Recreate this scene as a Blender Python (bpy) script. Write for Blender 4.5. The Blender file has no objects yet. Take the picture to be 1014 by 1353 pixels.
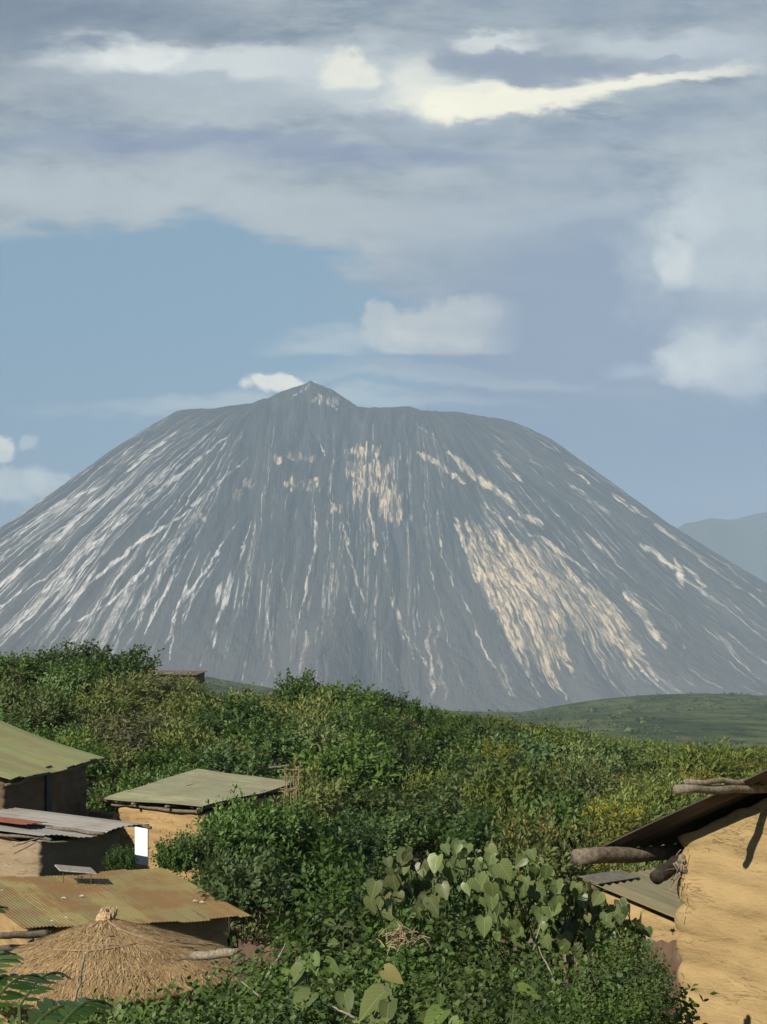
import bpy, math, random
import numpy as np
from mathutils import Vector

C = bpy.context.scene.collection
RAD = math.radians
F = 2200.0                    # focal length in photo pixels (photo is 1014 x 1353)
CX, HY = 507.0, 900.0         # column of the optical axis, row of the horizon
SUN_AZ, SUN_EL = 40.0, 31.0   # sun: degrees to the left of straight behind the camera, and height
rng = np.random.default_rng(7)
random.seed(7)

def px(x, y, Y):
    """world point at distance Y that the photo shows at pixel x, y (camera at the origin looking along +Y)"""
    return Vector(((x - CX) / F * Y, Y, -(y - HY) / F * Y))
def pix(p):
    return CX + F * p[0] / p[1], HY - F * p[2] / p[1]

# ------------------------------------------------------------------ ground height
HYs = np.array([-60, 0, 8, 14, 25, 36, 43, 50, 60, 90, 128, 170, 300, 600, 1100, 2050, 2700, 3600, 5200, 60000.])
HZs = np.array([-1.0, -1.7, -2.8, -3.85, -6.2, -8.0, -8.2, -7.4, -6.7, -5.5, -3.0, -5.0, -22, -52, -42, 0, -30, -110, -150, -150.])
RIDGE_U = np.array([-900, 0, 190, 260, 350, 430, 600, 690, 780, 850, 930, 1014, 1900])
RIDGE_Z = np.array([30, 22, 16, 10, -6, -22, -35, -37, -25, -20, -17, -18, -22.])
def smooth(a, b, x):
    t = np.clip((x - a) / (b - a), 0, 1)
    return t * t * (3 - 2 * t)
def ground_h(x, y):
    x = np.asarray(x, float); y = np.asarray(y, float)
    z = np.interp(y, HYs, HZs)
    zs = (np.interp(y - 3, HYs, HZs) + np.interp(y + 3, HYs, HZs)) / 2
    z = np.where(y < 300, zs, z)
    xl = np.clip(x, -60, 60)
    z = z - xl * 0.12 * smooth(48, 95, y) * (1 - smooth(200, 900, y))
    u = CX + F * x / np.maximum(y, 1)
    z = z + np.interp(u, RIDGE_U, RIDGE_Z) * smooth(1150, 2050, y) * (1 - smooth(2200, 3400, y))
    z = z + 0.18 * np.sin(x * 0.7 + y * 0.31) * np.cos(y * 0.53 - x * 0.2) * smooth(4, 12, y)
    z = z + 3.0 * np.sin(x * 0.011 + 1) * np.cos(y * 0.007 + x * 0.004) * smooth(700, 1300, y) * (1 - smooth(3000, 4000, y))
    return z
def gh(x, y): return float(ground_h(x, y))

# ------------------------------------------------------------------ object helpers
def tag(o, label=None, cat=None, group=None, kind=None):
    if label: o['label'] = label
    if cat: o['category'] = cat
    if group: o['group'] = group
    if kind: o['kind'] = kind
    return o
def thing(name, label, cat, loc=(0, 0, 0), rz=0.0, group=None):
    o = bpy.data.objects.new(name, None); C.objects.link(o)
    o.location = loc; o.rotation_euler = (0, 0, rz); o.empty_display_size = 0.3
    return tag(o, label, cat, group)
def link(name, me, parent=None, mat=None):
    o = bpy.data.objects.new(name, me); C.objects.link(o)
    if mat: me.materials.append(mat)
    if parent:
        o.parent = parent
    return o
def np_mesh(name, V, Fc, smooth_=False, col=None, colname='tint', loop_sizes=None):
    """V (n,3); Fc (m,k) equal-size faces or a list of arrays of faces"""
    me = bpy.data.meshes.new(name)
    V = np.ascontiguousarray(V, np.float32)
    fl = Fc if isinstance(Fc, list) else [Fc]
    idx = np.concatenate([f.reshape(-1) for f in fl]).astype(np.int32)
    tot = np.concatenate([np.full(len(f), f.shape[1]) for f in fl]).astype(np.int32)
    st = np.concatenate([[0], np.cumsum(tot)[:-1]]).astype(np.int32)
    me.vertices.add(len(V)); me.vertices.foreach_set('co', V.ravel())
    me.loops.add(len(idx)); me.loops.foreach_set('vertex_index', idx)
    me.polygons.add(len(tot)); me.polygons.foreach_set('loop_start', st); me.polygons.foreach_set('loop_total', tot)
    if smooth_: me.polygons.foreach_set('use_smooth', np.ones(len(tot), bool))
    me.update(calc_edges=True)
    if col is not None:
        cols = col if isinstance(col, dict) else {colname: col}
        for k, c in cols.items():
            a = me.attributes.new(k, 'FLOAT', 'POINT'); a.data.foreach_set('value', np.ascontiguousarray(c, np.float32))
    return me

class MB:
    def __init__(s): s.v = []; s.f = []
    def add(s, vs, fs):
        b = len(s.v); s.v += [tuple(v) for v in vs]; s.f += [tuple(i + b for i in f) for f in fs]
    def box(s, c, ax, ay, az):
        """box by centre and three half-axis vectors"""
        c, ax, ay, az = map(Vector, (c, ax, ay, az))
        vs = [c + ax * i + ay * j + az * k for i in (-1, 1) for j in (-1, 1) for k in (-1, 1)]
        s.add(vs, [(0, 1, 3, 2), (4, 6, 7, 5), (0, 4, 5, 1), (2, 3, 7, 6), (0, 2, 6, 4), (1, 5, 7, 3)])
    def tube(s, pts, rad, n=8, rough=0.0):
        pts = [Vector(p) for p in pts]
        if not isinstance(rad, (list, tuple)): rad = [rad] * len(pts)
        d0 = (pts[-1] - pts[0]).normalized()
        up = Vector((0, 0, 1)) if abs(d0.z) < .9 else Vector((1, 0, 0))
        vs = []
        for i, p in enumerate(pts):
            d = (pts[min(i + 1, len(pts) - 1)] - pts[max(i - 1, 0)]).normalized()
            a = d.cross(up).normalized(); b = a.cross(d)
            for k in range(n):
                t = 2 * math.pi * k / n
                r = rad[i] * (1 + rough * random.uniform(-1, 1))
                vs.append(p + (a * math.cos(t) + b * math.sin(t)) * r)
        fs = [(i * n + k, i * n + (k + 1) % n, (i + 1) * n + (k + 1) % n, (i + 1) * n + k) for i in range(len(pts) - 1) for k in range(n)]
        fs += [tuple(range(n))[::-1], tuple((len(pts) - 1) * n + k for k in range(n))]
        s.add(vs, fs)
    def build(s, name, mat, parent=None, smooth_=False):
        me = bpy.data.meshes.new(name); me.from_pydata(s.v, [], s.f); me.update()
        if smooth_:
            me.polygons.foreach_set('use_smooth', [True] * len(me.polygons))
        o = link(name, me, parent, mat)
        return o
def bent(p, q, n, amt):
    p, q = Vector(p), Vector(q); L = (q - p).length
    out = [p]
    w = Vector((0, 0, 0))
    for i in range(1, n):
        t = i / n
        out.append(p.lerp(q, t) + Vector([random.uniform(-1, 1) * amt * L for _ in range(3)]))
    return out + [q]
def log(mb, p, q, r0, r1=None, n=8, seg=9, amt=.008, rough=.06):
    r1 = r1 or r0
    pts = bent(p, q, seg, amt)
    rad = [(r0 + (r1 - r0) * i / seg) * random.uniform(.92, 1.08) for i in range(seg + 1)]
    mb.tube(pts, rad, n, rough)

# ------------------------------------------------------------------ materials
class NT:
    """a small helper to write node trees as expressions"""
    def __init__(s, tree): s.t = tree; s.n = tree.nodes; s.l = tree.links
    def new(s, kind, **kw):
        nd = s.n.new(kind)
        for k, v in kw.items(): setattr(nd, k, v)
        return nd
    def put(s, sock, v):
        if v is None: return
        if isinstance(v, bpy.types.NodeSocket): s.l.new(v, sock)
        else:
            if hasattr(sock.default_value, '__len__'):
                v = tuple(v)
                if len(v) == 3 and len(sock.default_value) == 4: v = v + (1,)
            sock.default_value = v
    def m(s, op, a, b=None, c=None, clamp=False):
        nd = s.new('ShaderNodeMath', operation=op, use_clamp=clamp)
        for i, v in enumerate((a, b, c)):
            s.put(nd.inputs[i], v)
        return nd.outputs[0]
    def mix(s, f, a, b, mode='MIX'):
        nd = s.new('ShaderNodeMix', data_type='RGBA', blend_type=mode)
        s.put(nd.inputs[0], f); s.put(nd.inputs[6], a); s.put(nd.inputs[7], b)
        return nd.outputs[2]
    def rng(s, v, a, b, c=0., d=1., kind='SMOOTHSTEP'):
        nd = s.new('ShaderNodeMapRange', interpolation_type=kind)
        for k, x in zip(('Value', 'From Min', 'From Max', 'To Min', 'To Max'), (v, a, b, c, d)): s.put(nd.inputs[k], x)
        return nd.outputs[0]
    def noise(s, vec, scale, detail=4, rough=.55, dist=0., out=0):
        nd = s.new('ShaderNodeTexNoise')
        s.put(nd.inputs['Vector'], vec); nd.inputs['Scale'].default_value = scale; nd.inputs['Detail'].default_value = detail
        nd.inputs['Roughness'].default_value = rough; nd.inputs['Distortion'].default_value = dist
        return nd.outputs[out]
    def voro(s, vec, scale, feature='F1', out='Distance'):
        nd = s.new('ShaderNodeTexVoronoi', feature=feature)
        s.put(nd.inputs['Vector'], vec); nd.inputs['Scale'].default_value = scale
        return nd.outputs[out]
    def mapv(s, vec, scale=(1, 1, 1), rot=(0, 0, 0), loc=(0, 0, 0)):
        nd = s.new('ShaderNodeMapping')
        s.put(nd.inputs[0], vec); nd.inputs['Scale'].default_value = scale; nd.inputs['Rotation'].default_value = rot; nd.inputs['Location'].default_value = loc
        return nd.outputs[0]
    def attr(s, name): return s.new('ShaderNodeAttribute', attribute_name=name).outputs['Fac']
    def bump(s, h, strength=.4, dist=.02):
        nd = s.new('ShaderNodeBump'); s.put(nd.inputs['Height'], h)
        nd.inputs['Strength'].default_value = strength; nd.inputs['Distance'].default_value = dist
        return nd.outputs[0]
def new_mat(name):
    m = bpy.data.materials.new(name); m.use_nodes = True
    m.node_tree.nodes.clear()
    n = NT(m.node_tree)
    out = n.new('ShaderNodeOutputMaterial')
    return m, n, out
def principled(n, out, col, rough=.8, spec=.3, metal=0., bump=None):
    b = n.new('ShaderNodeBsdfPrincipled')
    n.put(b.inputs['Base Color'], col); n.put(b.inputs['Roughness'], rough)
    b.inputs['Specular IOR Level'].default_value = spec; n.put(b.inputs['Metallic'], metal)
    if bump is not None: n.put(b.inputs['Normal'], bump)
    n.l.new(b.outputs[0], out.inputs[0])
    return b
def objco(n): return n.new('ShaderNodeTexCoord').outputs['Object']
def geo(n): return n.new('ShaderNodeNewGeometry').outputs['Position']

def leaf_mat(name, dark, light, accent=None, accent_at=.9, transl=.28, rough=.5, spec=.25, hue=.5, veins=False):
    m, n, out = new_mat(name)
    t = n.attr('tint')
    info = n.new('ShaderNodeObjectInfo').outputs['Random']
    c = n.mix(n.rng(t, 0, 1, 0, 1, 'LINEAR'), dark, light)
    if accent: c = n.mix(n.rng(t, accent_at, min(1, accent_at + .06)), c, accent)
    nrm = None
    if veins:
        ax = n.m('ABSOLUTE', n.attr('lx')); ay = n.attr('ly')
        mid = n.rng(ax, .012, .035, 1, 0)
        side = n.m('SINE', n.m('MULTIPLY', n.m('SUBTRACT', ay, n.m('MULTIPLY', ax, .75)), 42))
        vn = n.m('MAXIMUM', mid, n.m('MULTIPLY', n.rng(side, .86, 1), .7))
        c = n.mix(n.m('MULTIPLY', vn, .55), c, tuple(min(1, x * 1.7 + .03) for x in light))
        spots = n.rng(n.noise(n.new('ShaderNodeTexCoord').outputs['Object'], 60, 3, .6), .62, .72)
        c = n.mix(n.m('MULTIPLY', spots, .5), c, (.16, .13, .05))
        nrm = n.bump(n.m('MULTIPLY', vn, -1), .5, .004)
    hs = n.new('ShaderNodeHueSaturation')
    n.put(hs.inputs['Color'], c)
    n.put(hs.inputs['Hue'], n.rng(info, 0, 1, .480, .514, 'LINEAR'))
    n.put(hs.inputs['Value'], n.rng(n.m('FRACT', n.m('MULTIPLY', info, 7.31)), 0, 1, .66, 1.28, 'LINEAR'))
    n.put(hs.inputs['Saturation'], n.rng(n.m('FRACT', n.m('MULTIPLY', info, 3.17)), 0, 1, .82, 1.05, 'LINEAR'))
    c = hs.outputs[0]
    b = n.new('ShaderNodeBsdfPrincipled')
    n.put(b.inputs['Base Color'], c); b.inputs['Roughness'].default_value = rough; b.inputs['Specular IOR Level'].default_value = spec
    if nrm is not None: n.l.new(nrm, b.inputs['Normal'])
    tr = n.new('ShaderNodeBsdfTranslucent')
    n.put(tr.inputs[0], n.mix(.5, c, (.16, .22, .02)))
    mx = n.new('ShaderNodeMixShader'); mx.inputs[0].default_value = transl
    n.l.new(b.outputs[0], mx.inputs[1]); n.l.new(tr.outputs[0], mx.inputs[2]); n.l.new(mx.outputs[0], out.inputs[0])
    return m
def wood_mat(name, a, b, rough=.85):
    m, n, out = new_mat(name)
    g = geo(n)
    w = n.noise(n.mapv(g, (6, 6, 6)), 3, 6, .7)
    w2 = n.noise(g, 45, 3, .6)
    c = n.mix(n.rng(w, .35, .65), a, b)
    c = n.mix(n.rng(w2, .5, .72, 0, .5), c, tuple(x * .45 for x in a))
    principled(n, out, c, rough, .2, 0, n.bump(n.m('ADD', w, w2), .6, .01))
    return m
def mud_mat(name, a, b, dark, scale=1.0, crack=.7):
    m, n, out = new_mat(name)
    g = geo(n)
    big = n.noise(n.mapv(g, (1, 1, 2.2)), 1.3 * scale, 4, .6)
    fine = n.noise(g, 26 * scale, 6, .7)
    # long shallow cracks along the hand-laid courses
    cr = n.noise(n.mapv(g, (1.1, 1.1, 7.5)), 2.1 * scale, 5, .62, .5)
    line = n.m('SUBTRACT', 1, n.rng(n.m('ABSOLUTE', n.m('SUBTRACT', cr, .5)), 0, .020))
    gate = n.rng(n.noise(n.mapv(g, (1, 1, 2.5)), 1.9 * scale, 2, .5), .50, .62)
    line = n.m('MULTIPLY', line, gate)
    c = n.mix(n.rng(big, .3, .7), a, b)
    c = n.mix(n.rng(fine, .45, .8, 0, .18), c, dark)
    pits = n.m('MULTIPLY', n.rng(n.voro(g, 30 * scale), .0, .1, 1, 0), n.rng(n.noise(g, 3.1 * scale, 2), .55, .66))
    c = n.mix(n.m('MULTIPLY', n.m('MAXIMUM', line, pits), crack), c, tuple(x * .45 for x in dark))
    h = n.m('ADD', n.m('MULTIPLY', fine, .5), n.m('MULTIPLY', n.m('MAXIMUM', line, pits), -1.2))
    h = n.m('ADD', h, n.m('MULTIPLY', n.noise(n.mapv(g, (1, 1, 3)), 6 * scale, 5, .65), 1.6))
    principled(n, out, c, .95, .08, 0, n.bump(h, .55, .018 / scale))
    return m
def sheet_mat(name, base, alt, rust, rust_amt, along, rough=.55, metal=.2, scale=1., band=None):
    """metal roofing: paint fading, streaks running down the sheet (direction 'along' in plan) and rust patches"""
    m, n, out = new_mat(name)
    g = geo(n)
    ang = math.atan2(along[1], along[0])
    q = n.mapv(g, (1, 1, 1), (0, 0, -ang))
    st = n.noise(n.mapv(q, (.35 * scale, 5.5 * scale, .6)), 2.0, 5, .65)
    st2 = n.noise(n.mapv(q, (.8 * scale, 16 * scale, 1)), 2.0, 3, .6)
    bl = n.noise(q, .55 * scale, 5, .65)
    c = n.mix(n.rng(st, .36, .66), base, alt)
    c = n.mix(n.rng(st2, .52, .75, 0, .45), c, tuple(x * .6 for x in base))
    sq = n.new('ShaderNodeSeparateXYZ'); n.put(sq.inputs[0], q)
    yy = n.m('DIVIDE', sq.outputs[1], .78)
    wn = n.new('ShaderNodeTexWhiteNoise', noise_dimensions='1D'); n.put(wn.inputs['W'], n.m('FLOOR', yy))
    fr_ = n.m('FRACT', yy)
    c = n.mix(1, c, n.mix(wn.outputs['Value'], (.80, .81, .82), (1.14, 1.12, 1.08)), 'MULTIPLY')
    c = n.mix(n.m('MULTIPLY', n.rng(fr_, .0, .035, 1, 0), .55), c, tuple(x * .45 for x in base))
    r = n.rng(n.m('ADD', n.m('MULTIPLY', bl, .6), n.m('MULTIPLY', st, .5)), .66 - rust_amt * .35, .74 - rust_amt * .25)
    c = n.mix(n.m('MULTIPLY', r, .85), c, rust)
    rr = n.rng(r, 0, 1, rough, .9)
    principled(n, out, c, rr, .35, n.m('MULTIPLY', n.m('SUBTRACT', 1, r), metal), n.bump(n.noise(g, 18, 3), .12, .01))
    return m
def plain(name, col, rough=.8, var=.25, scale=12):
    m, n, out = new_mat(name)
    w = n.noise(geo(n), scale, 4, .6)
    principled(n, out, n.mix(n.rng(w, .3, .7), tuple(x * (1 - var) for x in col), tuple(min(1, x * (1 + var)) for x in col)), rough, .25, 0, n.bump(w, .3, .01))
    return m

MAT = {}
MAT['leaf_green'] = leaf_mat('leaf_green', (.043, .098, .022), (.118, .200, .045))
MAT['leaf_dark'] = leaf_mat('leaf_dark', (.032, .074, .018), (.095, .155, .034))
MAT['leaf_weed'] = leaf_mat('leaf_weed', (.078, .125, .026), (.22, .255, .058), (.22, .19, .06), .94)
MAT['leaf_pale'] = leaf_mat('leaf_pale', (.085, .11, .035), (.20, .20, .075), (.30, .19, .07), .93)
MAT['leaf_olive'] = leaf_mat('leaf_olive', (.085, .115, .022), (.205, .21, .045), (.26, .20, .03), .95)
MAT['leaf_near'] = leaf_mat('leaf_near', (.034, .076, .018), (.115, .172, .038), (.17, .18, .04), .95, .22, .5, .22)
MAT['leaf_frond'] = leaf_mat('leaf_frond', (.022, .060, .014), (.060, .12, .022), None, 1, .25, .4, .3)
MAT['leaf_heart'] = leaf_mat('leaf_heart', (.062, .100, .026), (.130, .168, .048), (.20, .19, .055), .95, .16, .42, .4, veins=True)
MAT['leaf_big'] = leaf_mat('leaf_big', (.050, .10, .02), (.125, .175, .036), (.28, .26, .05), .95, .25, .5, .25, veins=True)
MAT['flower'] = leaf_mat('flower', (.24, .21, .02), (.46, .37, .035), None, 1, .2, .7, .1)
MAT['stem_wood'] = plain('stem_wood', (.09, .07, .045), .9)
MAT['green_stem'] = plain('green_stem', (.06, .10, .03), .7)
MAT['log_wood'] = wood_mat('log_wood', (.10, .082, .058), (.215, .18, .13))
MAT['log_pale'] = wood_mat('log_pale', (.15, .13, .095), (.30, .26, .195))
MAT['shaded_wood'] = wood_mat('shaded_wood', (.022, .018, .014), (.05, .042, .034))  # near-black wood: the shade on the rafter stub is painted into its colour
MAT['stick'] = wood_mat('stick', (.2, .14, .085), (.34, .25, .16))
MAT['mud_ochre'] = mud_mat('mud_ochre', (.315, .226, .108), (.378, .278, .138), (.225, .15, .07), 1.0, .5)
MAT['mud_far'] = mud_mat('mud_far', (.31, .21, .10), (.38, .265, .13), (.22, .14, .06), .7)
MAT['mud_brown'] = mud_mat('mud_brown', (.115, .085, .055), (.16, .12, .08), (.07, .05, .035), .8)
MAT['mud_grey'] = mud_mat('mud_grey', (.24, .185, .12), (.31, .24, .16), (.14, .105, .07), .9)

# ------------------------------------------------------------------ camera, sun, sky, air
cam = bpy.data.cameras.new('camera'); co = bpy.data.objects.new('camera', cam); C.objects.link(co)
cam.sensor_width = 36.0; cam.sensor_fit = 'AUTO'; cam.lens = 36.0 * F / 1353.0
cam.shift_y = (HY - 676.5) / 1353.0
co.rotation_euler = (RAD(90), 0, 0); cam.clip_start = .05; cam.clip_end = 90000
S = bpy.context.scene
S.camera = co
S.view_settings.view_transform = 'Standard'; S.view_settings.look = 'None'
S.view_settings.exposure = 0.25; S.view_settings.gamma = 1.0
S.cycles.volume_bounces = 0
S.cycles.max_bounces = 6; S.cycles.diffuse_bounces = 3; S.cycles.transmission_bounces = 3; S.cycles.transparent_max_bounces = 6
S.cycles.use_denoising = True

a, e = RAD(SUN_AZ), RAD(SUN_EL)
to_sun = Vector((-math.sin(a) * math.cos(e), -math.cos(a) * math.cos(e), math.sin(e)))
L = bpy.data.lights.new('sun', 'SUN'); L.energy = 5.0; L.angle = RAD(.5); L.color = (1, .91, .77)
lo = bpy.data.objects.new('sun', L); C.objects.link(lo)
lo.rotation_euler = to_sun.to_track_quat('Z', 'Y').to_euler()

def build_world():
    W = bpy.data.worlds.new('World'); S.world = W; W.use_nodes = True
    W.node_tree.nodes.clear()
    n = NT(W.node_tree)
    out = n.new('ShaderNodeOutputWorld'); bg = n.new('ShaderNodeBackground')
    n.l.new(bg.outputs[0], out.inputs[0])
    sky = n.new('ShaderNodeTexSky', sky_type='NISHITA', sun_disc=False)
    sky.sun_elevation = e
    sky.sun_rotation = math.atan2(to_sun.x, to_sun.y)
    sky.altitude = 1800; sky.air_density = 1.0; sky.dust_density = .6; sky.ozone_density = 1.5
    g = n.new('ShaderNodeTexCoord').outputs['Generated']
    sp = n.new('ShaderNodeSeparateXYZ'); n.put(sp.inputs[0], g)
    X, Y, Z = sp.outputs
    Yc = n.m('MAXIMUM', Y, .12)
    # cloud coordinates: bearing and height of a sky direction as seen from the village
    U0 = n.m('MULTIPLY_ADD', n.m('DIVIDE', X, Yc), F, CX)
    V0 = n.m('MULTIPLY_ADD', n.m('DIVIDE', Z, Yc), -F, HY)
    cv = n.new('ShaderNodeCombineXYZ'); n.put(cv.inputs[0], n.m('MULTIPLY', U0, .001)); n.put(cv.inputs[1], n.m('MULTIPLY', V0, .001))
    P = cv.outputs[0]
    na = n.noise(P, 9, 6, .58, 0, 1); nb = n.noise(P, 9, 6, .58, 0, 1)
    def warp(scale, amp, stretch=1.0, detail=6, rough=.58):
        c = n.noise(n.mapv(P, (1, stretch, 1)), scale, detail, rough, 0, 1)
        s = n.new('ShaderNodeSeparateColor'); n.put(s.inputs[0], c)
        return (n.m('MULTIPLY_ADD', n.m('SUBTRACT', s.outputs[0], .5), amp, U0),
                n.m('MULTIPLY_ADD', n.m('SUBTRACT', s.outputs[1], .5), amp, V0))
    puff = warp(7, 70, 1.2, 6, .6)       # billowing
    wisp = warp(5, 110, 2.6, 7, .6)         # layered
    def fbm(scale, stretch=1.0, detail=8, rough=.62, off=0.0):
        return n.m('SUBTRACT', n.noise(n.mapv(P, (1, stretch, 1), (0, 0, 0), (off, off, 0)), scale, detail, rough), .5)
    fb = fbm(13, 1.25); fb2 = fbm(18, 1.5, 7, .6, 9.1); fs = fbm(7, 3.2, 8, .62, 3.7)
    def blob(w, cx, cy, rx, ry, soft=.5, rot=0.0, amp=None):
        crisp = w is puff
        dx = n.m('SUBTRACT', w[0], cx); dy = n.m('SUBTRACT', w[1], cy)
        if rot:
            c, s = math.cos(RAD(rot)), math.sin(RAD(rot))
            dx, dy = n.m('ADD', n.m('MULTIPLY', dx, c), n.m('MULTIPLY', dy, s)), n.m('SUBTRACT', n.m('MULTIPLY', dy, c), n.m('MULTIPLY', dx, s))
        dx = n.m('DIVIDE', dx, rx); dy = n.m('DIVIDE', dy, ry)
        r = n.m('SQRT', n.m('ADD', n.m('MULTIPLY', dx, dx), n.m('MULTIPLY', dy, dy)))
        r = n.m('MULTIPLY_ADD', fb if crisp else fs, (amp if amp is not None else (1.9 if crisp else 1.6)) * (1.5 if crisp else 1.0), r)
        return n.m('MULTIPLY', n.rng(r, 1 - soft, 1 + soft, 1, 0), n.rng(fb2, -.16, .12, .72, 1) if crisp else 1.0)
    lin = lambda v: ((v / 255 + .055) / 1.055) ** 2.4
    base_air = (138, 157, 182)
    # seen through about half an atmosphere of haze, so the clouds themselves have more contrast
    K = lambda r, g, b: tuple(max(.02, (lin(a_) + (lin(v) - lin(a_)) * CLOUD_C) * CLOUD_G) for v, a_ in zip((r, g, b), base_air))
    col = n.mix(1, sky.outputs[0], (SKY_GAIN,) * 3, 'MULTIPLY')
    col = n.mix(.88, col, K(130, 159, 184))
    # grey-blue rain veil to the right
    col = n.mix(n.m('MULTIPLY', n.rng(wisp[0], 470, 660), .92), col, K(124, 145, 176))
    col = n.mix(n.m('MULTIPLY', n.rng(V0, 380, 700), .3), col, K(126, 150, 182))
    # deck
    yb = n.m('ADD', n.rng(U0, 250, 620, 300, 400), n.rng(U0, 620, 760, 0, -50))
    edge = n.m('MULTIPLY_ADD', fs, 110, n.m('SUBTRACT', wisp[1], yb))
    deckm = n.rng(edge, -22, 16, 1, 0)
    soft = n.rng(edge, -90, 60, 1, 0)
    right = n.rng(U0, 520, 700)
    deckm = n.m('ADD', n.m('MULTIPLY', deckm, n.m('SUBTRACT', 1, right)), n.m('MULTIPLY', soft, right))
    tex = n.noise(n.mapv(P, (1, 3.0, 1)), 5.0, 8, .6)
    tex2 = n.noise(n.mapv(P, (1, 4.5, 1), (0, 0, .12)), 2.2, 5, .55)
    deck = n.mix(n.rng(tex, .36, .64), K(130, 147, 168), K(166, 179, 191))
    deck = n.mix(n.rng(n.noise(n.mapv(P, (1, 3.6, 1), (0, 0, .06)), 15, 7, .66), .40, .66, 0, .5), deck, K(172, 184, 195))
    deck = n.mix(n.rng(tex2, .42, .62, 0, .5), deck, K(140, 157, 178))
    deck = n.mix(n.m('MULTIPLY', blob(wisp, 60, 40, 330, 80, .8), .8), deck, K(122, 139, 163))
    deck = n.mix(n.m('MULTIPLY', blob(wisp, 900, 10, 330, 60, .8), .5), deck, K(134, 150, 172))
    deck = n.mix(n.m('MULTIPLY', blob(wisp, 330, 205, 300, 22, .9), .45), deck, K(138, 154, 182))
    deck = n.mix(n.m('MULTIPLY', blob(wisp, 170, 265, 420, 42, .8), .6), deck, K(164, 177, 190))
    deck = n.mix(n.m('MULTIPLY', blob(wisp, 560, 320, 210, 50, .8), .5), deck, K(162, 175, 189))
    deck = n.mix(n.m('MULTIPLY', blob(wisp, 860, 380, 230, 90, .8), .6), deck, K(134, 153, 177))
    col = n.mix(deckm, col, deck)
    def lay(mask, rgb, al=1.0):
        nonlocal col
        col = n.mix(n.m('MULTIPLY', mask, al) if al < 1 else mask, col, K(*rgb))
    # long pale band and the bright gap in the deck
    lay(blob(wisp, 300, 112, 260, 50, .6, 4), (172, 184, 197), .7)
    lay(blob(wisp, 290, 84, 190, 22, .5, 3), (194, 203, 210), .8)
    lay(blob(puff, 190, 74, 64, 15, .4, -8, 1.2), (210, 216, 220), .7)
    lay(blob(puff, 268, 106, 50, 12, .5), (160, 174, 190), .85)
    lay(blob(wisp, 520, 105, 130, 44, .5, 8), (180, 191, 202), .75)
    lay(n.m('MULTIPLY', blob(puff, 460, 108, 42, 40, .3, 0, 1.9), n.rng(n.m('MULTIPLY_ADD', fs, 40, V0), 112, 124, 1, 0)), (212, 216, 212), .85)
    lay(blob(puff, 558, 118, 40, 38, .5, 0, 1.3), (210, 215, 214), .8)
    lay(blob(wisp, 700, 120, 165, 22, .35, -4, 1.5), (216, 219, 213), .9)
    lay(blob(puff, 640, 132, 110, 19, .3, -5, 2.2), (222, 223, 214), .95)
    lay(blob(puff, 800, 112, 60, 8, .4, -8, 2.0), (224, 225, 216), .9)
    lay(blob(puff, 735, 112, 40, 6, .6, 4, 2.0), (160, 174, 190), .6)
    lay(blob(puff, 575, 142, 34, 14, .4, 0, 1.2), (224, 225, 216), .9)
    lay(blob(wisp, 850, 106, 140, 11, .5, -7), (216, 219, 213), .85)
    lay(blob(wisp, 655, 58, 50, 11, .5), (198, 206, 212), .75)
    lay(blob(wisp, 860, 52, 110, 14, .6), (182, 193, 205), .7)
    lay(blob(wisp, 700, 84, 110, 17, .5, 3), (140, 155, 177), .9)
    lay(blob(wisp, 850, 92, 70, 8, .5, -6), (146, 160, 180), .7)
    lay(blob(wisp, 940, 66, 120, 26, .7), (172, 184, 199), .6)
    lay(blob(puff, 700, 82, 105, 18, 0.28, 3), (140, 155, 177), .9)
    lay(blob(puff, 850, 92, 60, 9, 0.31, -6), (146, 160, 180), .8)
    lay(blob(wisp, 560, 240, 70, 14, .7), (168, 181, 194), .6)
    lay(blob(wisp, 500, 195, 80, 10, .7, 25), (168, 181, 194), .5)
    lay(blob(wisp, 700, 285, 130, 14, .6, -8), (170, 182, 195), .7)
    lay(blob(wisp, 420, 290, 210, 24, .6, 4), (168, 180, 193), .6)
    lay(blob(wisp, 130, 255, 190, 20, .7, 3), (172, 184, 196), .65)
    lay(blob(wisp, 330, 195, 330, 14, .7, 2), (134, 150, 178), .6)
    lay(blob(wisp, 690, 170, 260, 16, .8, 3), (142, 158, 180), .6)
    # cumulus over the summit, flat-based
    base = n.rng(n.m('ADD', n.m('MULTIPLY', fs, 26), n.m('SUBTRACT', V0, 470)), -4, 4, 1, 0)
    fade = n.rng(U0, 620, 720, 1, 0)
    cu = n.m('MAXIMUM', blob(puff, 600, 440, 100, 50, 0.19, 0, 1.25), blob(puff, 512, 424, 30, 30, 0.22, 0, 1.6))
    lay(n.m('MULTIPLY', blob(wisp, 450, 460, 95, 17, .6), base), (170, 186, 200), .7)
    lay(n.m('MULTIPLY', n.m('MULTIPLY', cu, base), fade), (180, 190, 199), .92)
    lay(n.m('MULTIPLY', n.m('MULTIPLY', blob(puff, 585, 425, 64, 30, 0.37, 0, 1.8), base), fade), (200, 205, 206), .8)
    lay(blob(wisp, 600, 500, 200, 10, .6), (164, 181, 197), .6)
    lay(blob(wisp, 560, 486, 110, 5, .6), (148, 166, 188), .7)
    lay(blob(wisp, 380, 533, 240, 11, .7), (176, 190, 202), .6)
    lay(blob(puff, 372, 513, 44, 13, 0.22, 0, 1.2), (214, 217, 216), .95)
    # right bank
    lay(blob(wisp, 800, 400, 260, 130, .8), (140, 158, 182), .7)
    lay(blob(puff, 1010, 330, 150, 130, .5, 0, 1.4), (162, 177, 193), .8)
    lay(blob(puff, 985, 340, 120, 115, .55, 0, 1.1), (172, 185, 198), .9)
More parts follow.
